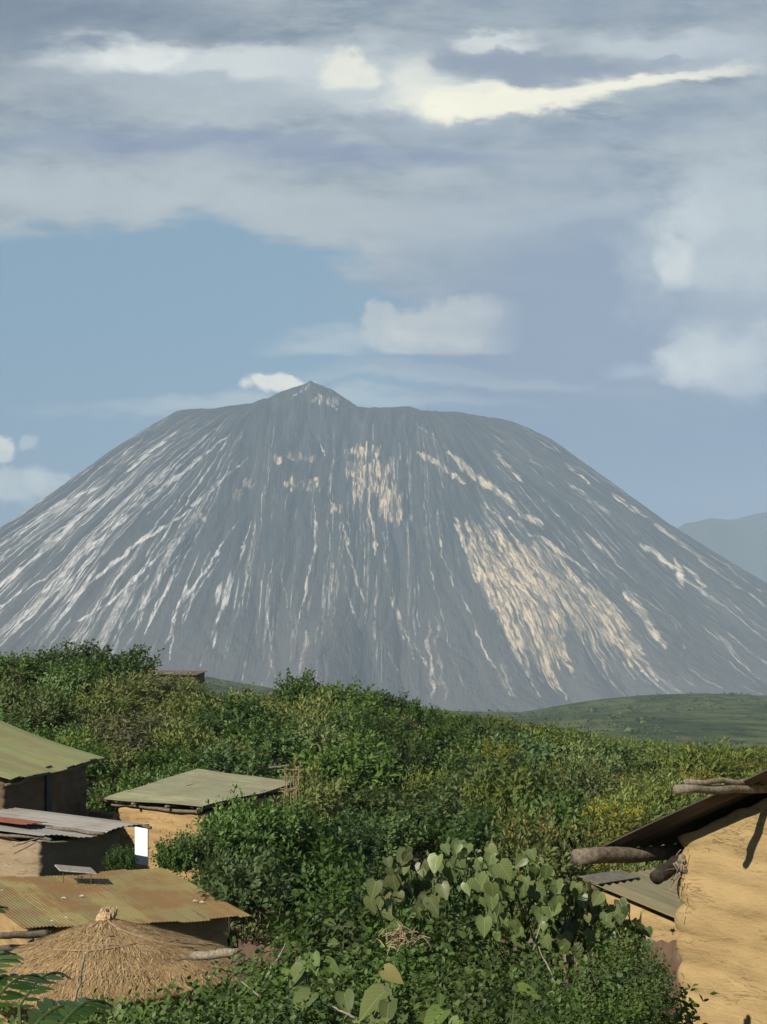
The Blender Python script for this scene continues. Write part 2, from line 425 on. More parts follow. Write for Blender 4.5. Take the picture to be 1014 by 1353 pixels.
    lay(blob(puff, 905, 290, 36, 30, .6), (184, 195, 205), .7)
    lay(blob(puff, 892, 350, 22, 44, .6, 6), (194, 203, 210), .8)
    lay(blob(wisp, 950, 405, 100, 26, .7), (142, 159, 183), .7)
    lay(blob(puff, 985, 478, 105, 40, .35, 0, 1.0), (168, 182, 198), .95)
    lay(blob(puff, 915, 455, 40, 22, .45, 0, 1.2), (180, 192, 204), .8)
    lay(blob(puff, 915, 482, 34, 18, .8), (196, 205, 212), .7)
    lay(blob(puff, 968, 466, 40, 14, .8), (186, 197, 207), .6)
    lay(blob(puff, 838, 492, 32, 10, .8), (158, 175, 197), .8)
    # left scraps
    lay(blob(puff, 2, 588, 22, 24, 0.22, 0, 1.2), (208, 214, 217), .9)
    lay(blob(puff, 38, 588, 12, 10, 0.31), (176, 192, 206), .7)
    lay(blob(puff, 10, 640, 50, 22, 0.25, 0, 1.3), (190, 201, 210), .85)
    lay(blob(puff, 66, 636, 38, 14, 0.31), (188, 200, 210), .8)
    # away from the cloud bank (behind and overhead) the plain sky stays
    front = n.rng(Y, .3, .6)
    low = n.rng(Z, .75, .95, 1, 0)
    plain_sky = n.mix(1, sky.outputs[0], (.055,) * 3, 'MULTIPLY')
    col = n.mix(n.m('MULTIPLY', front, low), plain_sky, col)
    n.put(bg.inputs[0], n.mix(1, col, (1 / SKY_STRENGTH,) * 3, 'MULTIPLY')); bg.inputs[1].default_value = SKY_STRENGTH
SKY_STRENGTH = .1
CLOUD_C = 1.75
CLOUD_G = .88
SKY_GAIN = .1
build_world()

def haze():
    me = bpy.data.meshes.new('haze')
    x0, x1, y0, y1, z0, z1 = -11000, 11000, -300, 15500, -161, 1700
    vs = [(x, y, z) for x in (x0, x1) for y in (y0, y1) for z in (z0, z1)]
    me.from_pydata(vs, [], [(0, 1, 3, 2), (4, 6, 7, 5), (0, 4, 5, 1), (2, 3, 7, 6), (0, 2, 6, 4), (1, 5, 7, 3)])
    m, n, out = new_mat('haze')
    v = n.new('ShaderNodeVolumePrincipled')
    v.inputs['Color'].default_value = (.60, .79, .98, 1); v.inputs['Density'].default_value = HAZE_D
    v.inputs['Anisotropy'].default_value = -0.2
    n.l.new(v.outputs[0], out.inputs['Volume'])
    o = link('haze', me, None, m); o['kind'] = 'stuff'
HAZE_D = 7.0e-5
haze()

# ------------------------------------------------------------------ ground sheet
def build_ground():
    ys = [-60]
    y = -60.
    while y < 15000:
        y += 1.0 if y < 150 else (y * .012 if y < 4000 else y * .05)
        ys.append(y)
    ys = np.array(ys)
    t = np.linspace(-1, 1, 141)
    Yg, T = np.meshgrid(ys, t, indexing='ij')
    Xg = T * (np.maximum(Yg, 0) * .55 + 60)
    Zg = ground_h(Xg, Yg)
    V = np.stack([Xg, Yg, Zg], -1).reshape(-1, 3)
    nr, nc = Xg.shape
    i = np.arange(nr * nc).reshape(nr, nc)
    Fc = np.stack([i[:-1, :-1], i[:-1, 1:], i[1:, 1:], i[1:, :-1]], -1).reshape(-1, 4)
    far = smooth(180, 420, V[:, 1])
    me = np_mesh('ground', V, Fc, True, {'far': far, 'plain': smooth(3000, 4200, V[:, 1])})
    m, n, out = new_mat('ground')
    g = geo(n)
    soil = n.mix(n.rng(n.noise(g, 2.2, 5), .35, .65), (.10, .06, .04), (.19, .125, .085))
    near = n.mix(n.rng(n.noise(g, .6, 4), .42, .6), soil, (.045, .075, .022))
    h1 = n.noise(n.mapv(g, (1, .5, 1)), .008, 6, .6)
    h2 = n.noise(n.mapv(g, (1, .55, 1)), .05, 6, .7)
    hill = n.mix(n.rng(h1, .40, .60), (.045, .068, .024), (.115, .135, .050))
    hill = n.mix(n.rng(h2, .48, .60, 0, .8), hill, (.016, .030, .013))
    hill = n.mix(n.rng(n.noise(n.mapv(g, (1, .25, 1)), .03, 4, .6), .60, .68, 0, .6), hill, (.14, .13, .075))
    pl = n.mix(n.rng(n.noise(g, .003, 5), .4, .6), (.06, .08, .035), (.11, .11, .065))
    c = n.mix(n.attr('far'), near, n.mix(n.attr('plain'), hill, pl))
    principled(n, out, c, .95, .05, 0, n.bump(n.noise(g, .25, 6, .7), .5, 1.2))
    o = link('ground', me, None, m); o['kind'] = 'structure'
build_ground()

# ------------------------------------------------------------------ noise on the mountain
def vnoise(u, v, seed, wrap=None):
    r = np.random.default_rng(seed)
    T = r.random((256, 256))
    iu = np.floor(u).astype(int); iv = np.floor(v).astype(int)
    fu = u - iu; fv = v - iv
    fu = fu * fu * (3 - 2 * fu); fv = fv * fv * (3 - 2 * fv)
    A = T[iu % 256, iv % 256]; B = T[(iu + 1) % 256, iv % 256]; Cc = T[iu % 256, (iv + 1) % 256]; D = T[(iu + 1) % 256, (iv + 1) % 256]
    return (A * (1 - fu) + B * fu) * (1 - fv) + (Cc * (1 - fu) + D * fu) * fv

# photo rows/columns used to place the mountain's outline and its real ash gullies
SIL = [(-400, 905), (-250, 850), (-120, 772), (0, 697), (55, 660), (100, 628), (150, 592), (190, 567), (235, 543), (290, 537), (330, 535), (365, 521),
       (398, 508), (412, 503), (425, 508), (440, 517), (478, 538), (520, 537), (560, 542), (600, 543), (640, 549), (690, 560), (730, 580),
       (800, 630), (880, 688), (960, 738), (1014, 770), (1150, 845), (1300, 905), (1500, 930)]
STREAKS = [  # (points, width px, brightness, warm)
 ([(232, 570), (205, 592), (165, 625)], 3.5, 1, 0), ([(195, 573), (172, 592), (150, 612)], 2.2, .7, 0),
 ([(300, 577), (240, 625), (165, 685), (85, 755), (10, 835)], 3.6, .95, 0), ([(330, 603), (240, 682), (190, 712), (105, 782), (70, 812)], 3., .9, 0),
 ([(160, 640), (125, 665), (65, 720), (0, 775)], 5., .95, 0), ([(140, 640), (100, 655), (30, 705), (0, 740)], 3.2, .8, 0), ([(205, 640), (150, 690), (60, 765), (0, 800)], 2.2, .7, 0),
 ([(110, 640), (60, 680), (0, 722)], 2.2, .6, 0), ([(260, 685), (210, 735), (145, 795), (95, 825)], 2.6, .9, 0),
 ([(315, 687), (295, 715), (272, 755), (230, 810), (225, 872)], 2.2, .85, 0), ([(332, 690), (305, 775), (280, 840), (265, 878)], 1.8, .75, 0),
 ([(235, 735), (185, 795), (160, 838)], 2.2, .7, 0), ([(290, 740), (262, 780), (235, 835)], 1.5, .5, 0), ([(340, 720), (318, 790), (300, 860)], 1.3, .4, 0),
 ([(360, 740), (352, 790), (357, 840), (362, 895)], 1.8, .65, .2), ([(378, 700), (372, 760), (385, 820)], 1.4, .45, .2),
 ([(422, 580), (428, 600)], 2, .7, .3), ([(415, 655), (417, 720), (405, 770), (395, 822)], 1.9, .65, .4), ([(430, 668), (436, 730), (425, 790)], 1.3, .4, .4),
 ([(452, 690), (462, 730), (470, 765), (482, 795)], 2.4, .75, .6), ([(450, 730), (460, 780), (472, 818)], 1.8, .55, .6), ([(488, 672), (497, 712), (495, 735)], 3, .75, .7),
 ([(505, 700), (512, 750), (527, 810), (548, 870)], 1.8, .45, .5), ([(560, 700), (575, 780), (600, 870), (620, 925)], 1.3, .35, .5),
 ([(594, 597), (622, 625), (672, 660), (690, 680), (714, 692)], 7, 1, .8), ([(552, 597), (582, 615), (614, 638)], 5, .8, .9), ([(650, 595), (668, 612), (691, 636)], 3.5, .8, .6),
 ([(747, 613), (780, 638)], 2.2, .6, .5), ([(757, 640), (774, 655), (792, 672)], 2.2, .6, .5), ([(810, 652), (830, 668), (853, 683)], 2.6, .8, .6),
 ([(867, 692), (895, 713), (926, 736)], 3.4, .85, .7), ([(920, 735), (960, 765), (1012, 800)], 2.4, .75, .6), ([(950, 740), (990, 770), (1014, 785)], 1.5, .5, .5),
 ([(847, 718), (868, 732), (888, 752)], 6, .6, .5), ([(892, 738), (897, 760), (903, 782)], 6, .65, .5), ([(902, 745), (918, 760), (930, 776)], 4, .55, .5),
 ([(642, 665), (665, 690), (683, 716)], 3, .75, .8), ([(672, 682), (700, 705), (722, 715), (755, 740), (788, 762)], 4, .8, .8), ([(772, 702), (795, 722), (814, 742)], 4, .6, .7),
 ([(827, 785), (850, 815), (868, 838), (880, 855)], 8, .7, .8), ([(599, 690), (625, 745), (647, 790), (672, 845), (697, 890), (712, 920)], 3, .8, .7),
 ([(579, 670), (583, 730), (600, 770), (617, 800), (642, 865), (677, 920)], 2, .6, .6), ([(517, 790), (525, 815), (534, 845)], 3.2, .65, .8),
 ([(547, 850), (562, 872), (582, 905)], 2, .5, .5), ([(507, 850), (518, 868), (528, 888)], 2.6, .6, .3), ([(740, 700), (790, 745), (860, 800), (930, 850)], 1.3, .3, .4),
 ([(700, 720), (760, 780), (830, 850), (870, 900)], 2.5, .45, .8), ([(960, 790), (1000, 825), (1040, 850)], 2, .4, .4), ([(880, 800), (905, 850), (900, 880)], 1.3, .35, .4),
 ([(700, 640), (745, 690), (780, 730)], 1.4, .35, .5), ([(420, 520), (445, 540)], 5, .45, .4), ([(408, 508), (385, 528)], 2.2, .4, 0), ([(550, 560), (580, 585)], 2.2, .35, .4)]
PATCH = [(480, 597, 22, 9, .9, 1), (468, 622, 12, 14, .45, 1), (502, 622, 14, 12, .5, 1), (520, 660, 12, 20, .5, 1), (488, 640, 12, 10, .4, 1), (404, 641, 27, 9, .95, 1), (395, 604, 26, 6, .6, 1), (365, 607, 8, 6, .7, 1),
         (442, 672, 14, 6, .85, 1), (330, 638, 10, 7, .55, 1), (316, 655, 8, 10, .45, 1), (270, 685, 12, 9, .6, .8), (430, 530, 22, 6, .4, .4)]
SLIDE = np.array([(600, 688), (672, 722), (717, 722), (787, 782), (829, 818), (829, 862), (787, 842), (747, 832), (730, 872), (690, 866), (657, 812), (622, 742)], float)

SCAR = np.array([(460, 600), (484, 590), (505, 612), (522, 640), (535, 668), (528, 698), (513, 682), (500, 662), (490, 692), (479, 664), (458, 648), (468, 620)], float)
def inside(poly, x, y):
    r = np.zeros(x.shape, bool)
    n = len(poly)
    for i in range(n):
        x1, y1 = poly[i]; x2, y2 = poly[(i + 1) % n]
        c = ((y1 > y) != (y2 > y)) & (x < (x2 - x1) * (y - y1) / (y2 - y1 + 1e-9) + x1)
        r ^= c
    return r

def build_volcano():
    k = 9000 / F
    xa, xb, Y0 = (365 - CX) * k, (545 - CX) * k, 9000.
    xc = (xa + xb) / 2
    th = np.concatenate([np.linspace(-math.pi, 0, 2500), np.linspace(0, math.pi, 260)[1:-1]])
    rho = np.concatenate([np.linspace(0, 700, 70)[:-1] , np.linspace(700, 3700, 500)])
    TH, R = np.meshgrid(th, rho)
    x = xc + R * np.cos(TH) * 1.12; y = Y0 + R * np.sin(TH)
    qx = np.clip(x, xa, xb)
    d = np.hypot(x - qx, y - Y0)
    ang = np.arctan2(x - qx, -(y - Y0) + 1e-6)
    s = ang * 1150 + qx                      # metres along a contour at mid height
    # profile: rounded shoulder, straight flank, concave foot
    dd = np.linspace(0, 5000, 2001)
    sl = .66 * smooth(120, 720, dd) * (1 - .82 * smooth(2150, 3500, dd))
    zz = 1478 - np.concatenate([[0], np.cumsum((sl[1:] + sl[:-1]) / 2 * np.diff(dd))])
    z = np.interp(d, dd, zz)
    # summit cone on the rim
    sx = (412 - CX) * k; sy = Y0 - 60
    ex = np.abs(x - sx) / 285; ey = np.where(y < sy, (sy - y) / 520, (y - sy) / 330)
    bumpz = np.clip(1 - np.hypot(ex, ey) * (1 + .12 * np.sin(3 * np.arctan2(ey, ex))), 0, 1)
    z = z + 150 * bumpz
    # gullies and ribs down the fall line
    wob = (vnoise(s / 300, d / 420, 3) - .5) * 90 + (vnoise(s / 110, d / 160, 4) - .5) * 26
    amp = smooth(150, 1100, d) * (1 - .5 * smooth(2500, 3600, d))
    def ridged(wl, seed, dl): return np.abs(vnoise((s + wob) / wl, d / dl, seed) * 2 - 1)
    g = -62 * (1 - ridged(230, 11, 1600)) ** 2 * amp - 30 * (1 - ridged(95, 12, 900)) ** 2 * amp
    g += -10 * (1 - ridged(42, 13, 500)) ** 2 * smooth(100, 700, d) + (vnoise(s / 20, d / 130, 14) - .5) * 6 * smooth(60, 400, d)
    g += (vnoise(s / 420, d / 420, 15) - .5) * 60 * smooth(900, 2200, d) + (vnoise(x / 30, y / 30, 16) - .5) * 7
    # low buttress at the foot of the face
    bx = (430 - CX) * k * .72
    g += 150 * np.exp(-((x - bx) / 190) ** 2) * smooth(1900, 2600, d) * (1 - smooth(2900, 3500, d)) * (y < Y0)
    z = z + g
    # ease the outline onto the photographed one
    u = CX + F * x / y; el = z / y * F
    bins = np.arange(-420, 1520, 4.)
    bi = np.clip(((u + 420) / 4).astype(int), 0, len(bins) - 1)
    mx = np.full(len(bins), -1e9); np.maximum.at(mx, bi.ravel(), el.ravel())
    tgt = HY - np.interp(bins + 2, [p[0] for p in SIL], [p[1] for p in SIL])
    ok = (mx > 30) & (tgt > 30)
    ratio = np.where(ok, tgt / np.maximum(mx, 30), 1.0)
    ratio = np.clip(ratio, .6, 1.6)
    for _ in range(2):
        ratio = np.convolve(np.pad(ratio, 1, 'edge'), [.25, .5, .25], 'valid')
    rr = np.interp(u, bins + 2, ratio)
    w = smooth(-60, 500, z)
    z = z * (1 + (rr - 1) * w)
    z = z + ((vnoise(x / 130, y / 130, 71) - .5) * 20 + (vnoise(x / 45, y / 45, 72) - .5) * 9) * (1 - smooth(300, 900, d))
    z = np.maximum(z, -159)
    # ash marks
    u = CX + F * x / y; v = HY - F * z / y
    front = y < Y0 + 250
    jx = ((vnoise(s / 26, d / 90, 31) - .5) * 4 + (vnoise(s / 9, d / 25, 32) - .5) * 3) * np.where(u < 340, .7, 1.0)
    uu = (u + jx)[front]; vv = (v + (vnoise(s / 15, d / 40, 33) - .5) * 5)[front]
    brk = vnoise(s / 12, d / 55, 34)[front]; fine = vnoise(s / 7.5, d / 180, 35)[front]; fine2 = vnoise(s / 13, d / 90, 36)[front]
    pale = np.zeros(uu.shape); warm = np.zeros(uu.shape)
    for pts, wd, br, wm in STREAKS:
        P = np.array(pts, float)
        m = (uu > P[:, 0].min() - 20) & (uu < P[:, 0].max() + 20) & (vv > P[:, 1].min() - 20) & (vv < P[:, 1].max() + 20)
        if not m.any(): continue
        a_, b_ = uu[m], vv[m]
        best = np.full(a_.shape, 1e9); tt = np.zeros(a_.shape)
        for i in range(len(P) - 1):
            e_ = P[i + 1] - P[i]; L2 = (e_ ** 2).sum()
            t = np.clip(((a_ - P[i, 0]) * e_[0] + (b_ - P[i, 1]) * e_[1]) / L2, 0, 1)
            q = np.hypot(a_ - P[i, 0] - t * e_[0], b_ - P[i, 1] - t * e_[1])
            tt = np.where(q < best, (i + t) / (len(P) - 1), tt); best = np.minimum(best, q)
        taper = (smooth(0, .2, tt) * .6 + .4) * (1 - .4 * smooth(.6, 1, tt))
        wl = wd * (.42 + .85 * brk[m]) * taper
        al = br * (1 - smooth(.3, 1.2, best / wl)) * (.35 + .8 * smooth(.25, .6, fine2[m]))
        k_ = al > pale[m]
        pm = pale[m]; wmm = warm[m]
        wmm[k_] = wm; pm[k_] = al[k_]
        pale[m] = pm; warm[m] = wmm
    for cx, cy, rx, ry, br, wm in PATCH:
        q = np.hypot((uu - cx) / rx, (vv - cy) / ry) + (brk - .5) * .9 + (fine - .5) * .5
        al = br * (1 - smooth(.55, 1.2, q)) * (.12 + 1.0 * smooth(.3, .7, fine2 * .6 + fine * .4))
        warm = np.where(al > pale, wm, warm); pale = np.maximum(pale, al)
    speck = .52 + .75 * smooth(.32, .62, vnoise(s / 5.5, d / 34, 51)[front])
    pale = pale * np.clip(speck, 0, 1.15)
    sl_ = inside(SLIDE, uu + (brk - .5) * 26, vv + (fine2 - .5) * 22)
    al = sl_ * (.07 + .30 * smooth(.40, .70, fine * .45 + fine2 * .55))
    warm = np.where(al > pale, .85, warm); pale = np.maximum(pale, al)
    # hundreds of thin runs of ash down the fall line
    rs = np.random.default_rng(99)
    sf = (s + wob * .25)[front].astype(np.float32); df = d[front].astype(np.float32)
    jit = ((vnoise(s / 40, d / 70, 61) - .5) * 10 + (vnoise(s / 15, d / 45, 62) - .5) * 4)[front].astype(np.float32)
    sj = sf + jit
    order = np.argsort(sj, kind='stable'); so = sj[order]
    def run(s0, d0, d1, wm_, br, wrm):
        nonlocal pale, warm
        lo_, hi_ = np.searchsorted(so, s0 - wm_ * 2.2), np.searchsorted(so, s0 + wm_ * 2.2)
        ix = order[lo_:hi_]; dd_ = df[ix]
        ix = ix[(dd_ > d0) & (dd_ < d1)]
        if not len(ix): return
        t = (df[ix] - d0) / (d1 - d0)
        w = wm_ * (.35 + 1.1 * brk[ix]) * smooth(0, .15, t) * (1 - .6 * smooth(.7, 1, t)) + .5
        a_ = br * (1 - smooth(.35, 1.2, np.abs(sj[ix] - s0) / w)) * speck[ix]
        k_ = a_ > pale[ix]
        warm[ix[k_]] = wrm; pale[ix] = np.maximum(pale[ix], a_)
    # where the slide lies on the slope
    inn = np.where(inside(SLIDE, uu, vv))[0]
    for q_ in rs.choice(inn, 165):
        ln_ = rs.uniform(140, 560); d0 = df[q_] - ln_ * .4
        run(sj[q_], d0, d0 + ln_, rs.uniform(2.4, 6.0), rs.uniform(.22, .9), 1.0)
    for q_ in rs.choice(np.where(inside(SCAR, uu, vv))[0], 75):
        ln_ = rs.uniform(40, 200); run(sj[q_], df[q_] - ln_ * .4, df[q_] + ln_ * .6, rs.uniform(3, 8), rs.uniform(.3, .9), .95)
    for q_ in rs.choice(np.where((uu > 0) & (uu < 300) & (vv > 575) & (vv < 840))[0], 110):
        ln_ = rs.uniform(300, 1200); run(sj[q_], df[q_] - ln_ * .4, df[q_] + ln_ * .6, rs.uniform(2.2, 4.6), rs.uniform(.2, .75), .05)
    for q_ in rs.choice(np.where((uu > 300) & (uu < 1010) & (vv > 590) & (vv < 920))[0], 190):
        ln_ = rs.uniform(150, 800); run(sj[q_], df[q_] - ln_ * .4, df[q_] + ln_ * .6, rs.uniform(2.2, 5), rs.uniform(.12, .42), .5)
    # faint ash threads everywhere on the face, more to the left
    thread = smooth(.80, .93, vnoise(s / 8.5, d / 330, 41)[front]) * smooth(.45, .65, vnoise(s / 60, d / 200, 42)[front]) * smooth(250, 900, d[front])
    thread = thread * np.where(uu < 330, .75, .34)
    left = smooth(.62, .80, vnoise(s / 14, d / 700, 43)[front]) * smooth(.35, .6, vnoise(s / 5.5, d / 160, 44)[front]) * (1 - smooth(190, 330, uu)) * smooth(430, 900, d[front]) * (1 - smooth(2250, 2700, d[front]))
    thread = np.maximum(thread, left * .38)
    pale = np.maximum(pale, thread)
    Pf = np.zeros(x.shape); Wf = np.zeros(x.shape); Pf[front] = pale; Wf[front] = warm
    V = np.stack([x, y, z], -1).reshape(-1, 3)
    nr, nc = x.shape
    i = np.arange(nr * nc).reshape(nr, nc)
    j = np.concatenate([i, i[:, :1]], 1)
    Fc = np.stack([j[:-1, :-1], j[1:, :-1], j[1:, 1:], j[:-1, 1:]], -1).reshape(-1, 4)
    me = np_mesh('volcano', V, Fc, True, {'pale': np.clip(Pf, 0, 1).ravel(), 'warm': Wf.ravel(), 'sx': (s / 100).ravel(), 'dx': (d / 100).ravel()})
    m, n, out = new_mat('volcano')
    cv = n.new('ShaderNodeCombineXYZ'); n.put(cv.inputs[0], n.attr('sx')); n.put(cv.inputs[1], n.m('MULTIPLY', n.attr('dx'), .12))
    q = cv.outputs[0]
    st = n.noise(q, 2.2, 6, .7); st2 = n.noise(q, 8.5, 4, .65)
    big = n.noise(n.mapv(geo(n), (1, 1, 1)), .0016, 4, .6)
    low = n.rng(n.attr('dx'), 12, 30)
    rock = n.mix(n.rng(st, .34, .68), (.016, .021, .024), (.072, .077, .080))
    rock = n.mix(n.rng(big, .4, .65, 0, .5), rock, (.036, .046, .040))
    rock = n.mix(n.m('MULTIPLY', low, .75), rock, (.125, .115, .10))  # ash dust on the foot, lightened further to paint in thicker low haze
    rock = n.mix(n.rng(st2, .58, .74, 0, .35), rock, (.16, .155, .14))
    ash = n.mix(n.attr('warm'), (.70, .69, .66), (.68, .55, .37))
    ash = n.mix(n.rng(st2, .42, .66, 0, .35), ash, (.34, .28, .20))
    gr2 = n.noise(n.mapv(q, (1, .45, 1)), 15, 4, .7)
    # thin broken threads of ash running straight down the fall line
    lines = n.noise(n.mapv(q, (1, .55, 1)), 16, 3, .75)
    lines2 = n.noise(n.mapv(q, (1, .9, 1), (0, 0, 0), (7, 3, 0)), 30, 2, .7)
    grain = n.noise(n.mapv(q, (1, 3.0, 1)), 22, 4, .8)
    th_ = n.m('ADD', n.m('MULTIPLY', n.rng(lines, .40, .60), .65), n.m('MULTIPLY', n.rng(lines2, .42, .62), .45))
    th_ = n.m('MULTIPLY', th_, n.rng(grain, .34, .62, .5, 1.3))
    pm = n.m('MULTIPLY', n.attr('pale'), n.m('MULTIPLY_ADD', th_, 1.15, .40))
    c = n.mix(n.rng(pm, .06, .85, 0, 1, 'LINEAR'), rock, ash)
    # loose specks of pale scree
    sp_ = n.m('MULTIPLY', n.rng(n.noise(n.mapv(q, (1, 2.5, 1)), 26, 3, .8), .66, .74), n.rng(n.attr('dx'), 6, 14))
    c = n.mix(n.m('MULTIPLY', sp_, .45), c, (.38, .35, .30))
    principled(n, out, c, .95, .05, 0, n.bump(n.m('ADD', st2, st), .8, 18))
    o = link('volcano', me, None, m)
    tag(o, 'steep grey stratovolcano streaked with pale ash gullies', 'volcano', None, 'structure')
build_volcano()

def build_far_hills():
    # a blue ridge far behind the volcano's right shoulder
    U = np.linspace(640, 1700, 260); k = 14000 / F
    top = np.interp(U, [640, 760, 860, 905, 940, 975, 1014, 1100, 1250, 1400, 1700], [880, 790, 722, 694, 684, 681, 677, 690, 672, 720, 860])
    top = HY - top + 2 * np.sin(U * .05) + 1 * np.sin(U * .12 + 1)
    rows = []
    for t, dy in ((0, -2600), (.25, -1700), (.6, -900), (.85, -350), (1, 0), (.7, 900), (.2, 2200), (0, 3000)):
        zt = t * top * k
        rows.append(np.stack([(U - CX) * k, np.full(U.shape, 14000. + dy * .4) + 160 * np.sin(U * .03 + t * 4), np.maximum(zt, -155)], -1))
    V = np.array(rows); nr, nc = V.shape[:2]
    i = np.arange(nr * nc).reshape(nr, nc)
    Fc = np.stack([i[:-1, :-1], i[:-1, 1:], i[1:, 1:], i[1:, :-1]], -1).reshape(-1, 4)
    m, n, out = new_mat('far_hills')
    principled(n, out, n.mix(n.rng(n.noise(geo(n), .002, 5), .4, .6), (.032, .046, .054), (.042, .058, .066)), .95, .05)  # lightened blue-grey base: distance haze painted into the ridge colour
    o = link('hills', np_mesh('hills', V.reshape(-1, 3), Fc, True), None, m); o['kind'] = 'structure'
build_far_hills()

# ------------------------------------------------------------------ roofs, walls, houses
def V3(*a): return Vector(a)
def roof_sheet(name, o, eave, slope, mat, parent, pitch=.15, amp=.016, sag=None, thick=.012, ragged=0.0, overlap=None, drop=None):
    """corrugated sheeting: o = corner, eave = vector along the eave, slope = vector along the corrugations.
    sag(a, b) -> height change; drop = height change of the far corner"""
    o, eave, slope = map(Vector, (o, eave, slope))
    nrm = eave.cross(slope).normalized()
    if nrm.z < 0: nrm = -nrm
    ne = max(8, int(eave.length / pitch * 4)); ns = 10
    top = []; r2 = random.Random(name + str(round(o.x, 2)))
    jag = []
    for i in range(ne + 1):
        if i % max(1, int(.76 / pitch * 4)) == 0: j = r2.uniform(-1, 1) * ragged
        jag.append(j)
    for i in range(ne + 1):
        for k in range(ns + 1):
            A = i / ne; B = k / ns
            off = amp * math.cos(2 * math.pi * A * eave.length / pitch)
            p = o + eave * A + slope * (B if k not in (0, ns) else B + (jag[i] if k == 0 else -jag[i]) / slope.length)
            if overlap and B > overlap: off += .014
            p = p + nrm * off
            if sag: p.z += sag(A, B)
            if drop: p.z += drop * A * B
            top.append(p)
    n = len(top); bot = [p - nrm * thick for p in top]
    w = ns + 1
    fs = []
    for i in range(ne):
        for k in range(ns):
            q = (i * w + k, i * w + k + 1, (i + 1) * w + k + 1, (i + 1) * w + k)
            fs.append(q); fs.append(tuple(n + t for t in q[::-1]))
    for i in range(ne):
        for k in (0, ns):
            fs.append((i * w + k, (i + 1) * w + k, n + (i + 1) * w + k, n + i * w + k))
    for k in range(ns):
        for i in (0, ne):
            fs.append((i * w + k, i * w + k + 1, n + i * w + k + 1, n + i * w + k))
    mb = MB(); mb.add(top + bot, fs)
    ob = mb.build(name, mat, parent)
    return ob
def mud_walls(name, corners, base_z, top, mat, parent, course=.25, lump=.05, step=.08, thick=.3, corner_r=.10, seed=1, ragged=0.02):
    """a hand-laid mud wall as one closed lumpy shell. corners: plan points, anticlockwise seen from above; top(x, y) -> height"""
    r = np.random.default_rng(seed)
    pts = []; nor = []
    n = len(corners)
    cs = [np.array(c, float) for c in corners]
    for i in range(n):
        p0, p1, p2 = cs[i - 1], cs[i], cs[(i + 1) % n]
        d1 = (p1 - p0) / np.linalg.norm(p1 - p0); d2 = (p2 - p1) / np.linalg.norm(p2 - p1)
        a_ = p1 - d1 * corner_r; b_ = p1 + d2 * corner_r
        for t in (0, .25, .5, .75, 1):          # rounded corner
            pts.append((1 - t) ** 2 * a_ + 2 * t * (1 - t) * p1 + t * t * b_)
        L_ = np.linalg.norm(p2 - p1) - 2 * corner_r
        for k in range(1, int(L_ / step)):
            pts.append(b_ + d2 * L_ * k / int(L_ / step))
    pts = np.array(pts); m = len(pts)
    tang = np.roll(pts, -1, 0) - np.roll(pts, 1, 0)
    nor = np.stack([tang[:, 1], -tang[:, 0]], 1); nor /= np.linalg.norm(nor, axis=1)[:, None]
    cen = pts.mean(0)
    tz = np.array([top(p[0], p[1]) for p in pts]) + (vnoise(np.arange(m) / 4, np.zeros(m), seed + 5) - .5) * 2 * ragged
    h = tz - base_z
    rows = max(10, int(h.max() / (course / 6)))
    arc = np.arange(m) * step
    dc = np.min([np.hypot(pts[:, 0] - q[0], pts[:, 1] - q[1]) for q in cs], axis=0)
    cornerness = .22 + .22 * vnoise(arc / .5, np.full(m, .7), seed + 8) + .75 * (1 - smooth(.04, .34, dc))
    V = []
    for k in range(rows + 1):
        z = base_z + h * k / rows
        cz = (z - base_z) / course + .35 * (vnoise(arc / 1.4, np.full(m, 0.3), seed + 1) - .5) * 2
        ci = np.floor(cz)
        lumpv = np.sqrt(np.abs(np.sin(np.pi * cz))) * (.55 + .9 * vnoise(arc / .7, ci * 3.3, seed + 2))
        off = lump * (lumpv - .6) * cornerness + (vnoise(arc / .35, z / .2, seed + 3) - .5) * lump * .7 + (vnoise(arc / .13, z / .09, seed + 4) - .5) * lump * .35
        P = pts + nor * off[:, None]
        V.append(np.stack([P[:, 0], P[:, 1], z], 1))
    # inner top edge
    P = pts - nor * thick
    V.append(np.stack([P[:, 0], P[:, 1], tz], 1)); V.append(np.stack([P[:, 0], P[:, 1], np.full(m, base_z)], 1))
    V = np.array(V); R_ = len(V)
    i = np.arange(R_ * m).reshape(R_, m); j = np.concatenate([i, i[:, :1]], 1)
    Fc = np.stack([j[:-1, :-1], j[:-1, 1:], j[1:, 1:], j[1:, :-1]], -1).reshape(-1, 4)
    me = np_mesh(name, V.reshape(-1, 3), Fc, True)
    return link(name, me, parent, mat)
def plane_z(p, e_, s_):
    """height over plan point of the plane through p spanned by e_ and s_"""
    p, e_, s_ = map(Vector, (p, e_, s_)); n = e_.cross(s_)
    return lambda x, y: p.z - (n.x * (x - p.x) + n.y * (y - p.y)) / n.z

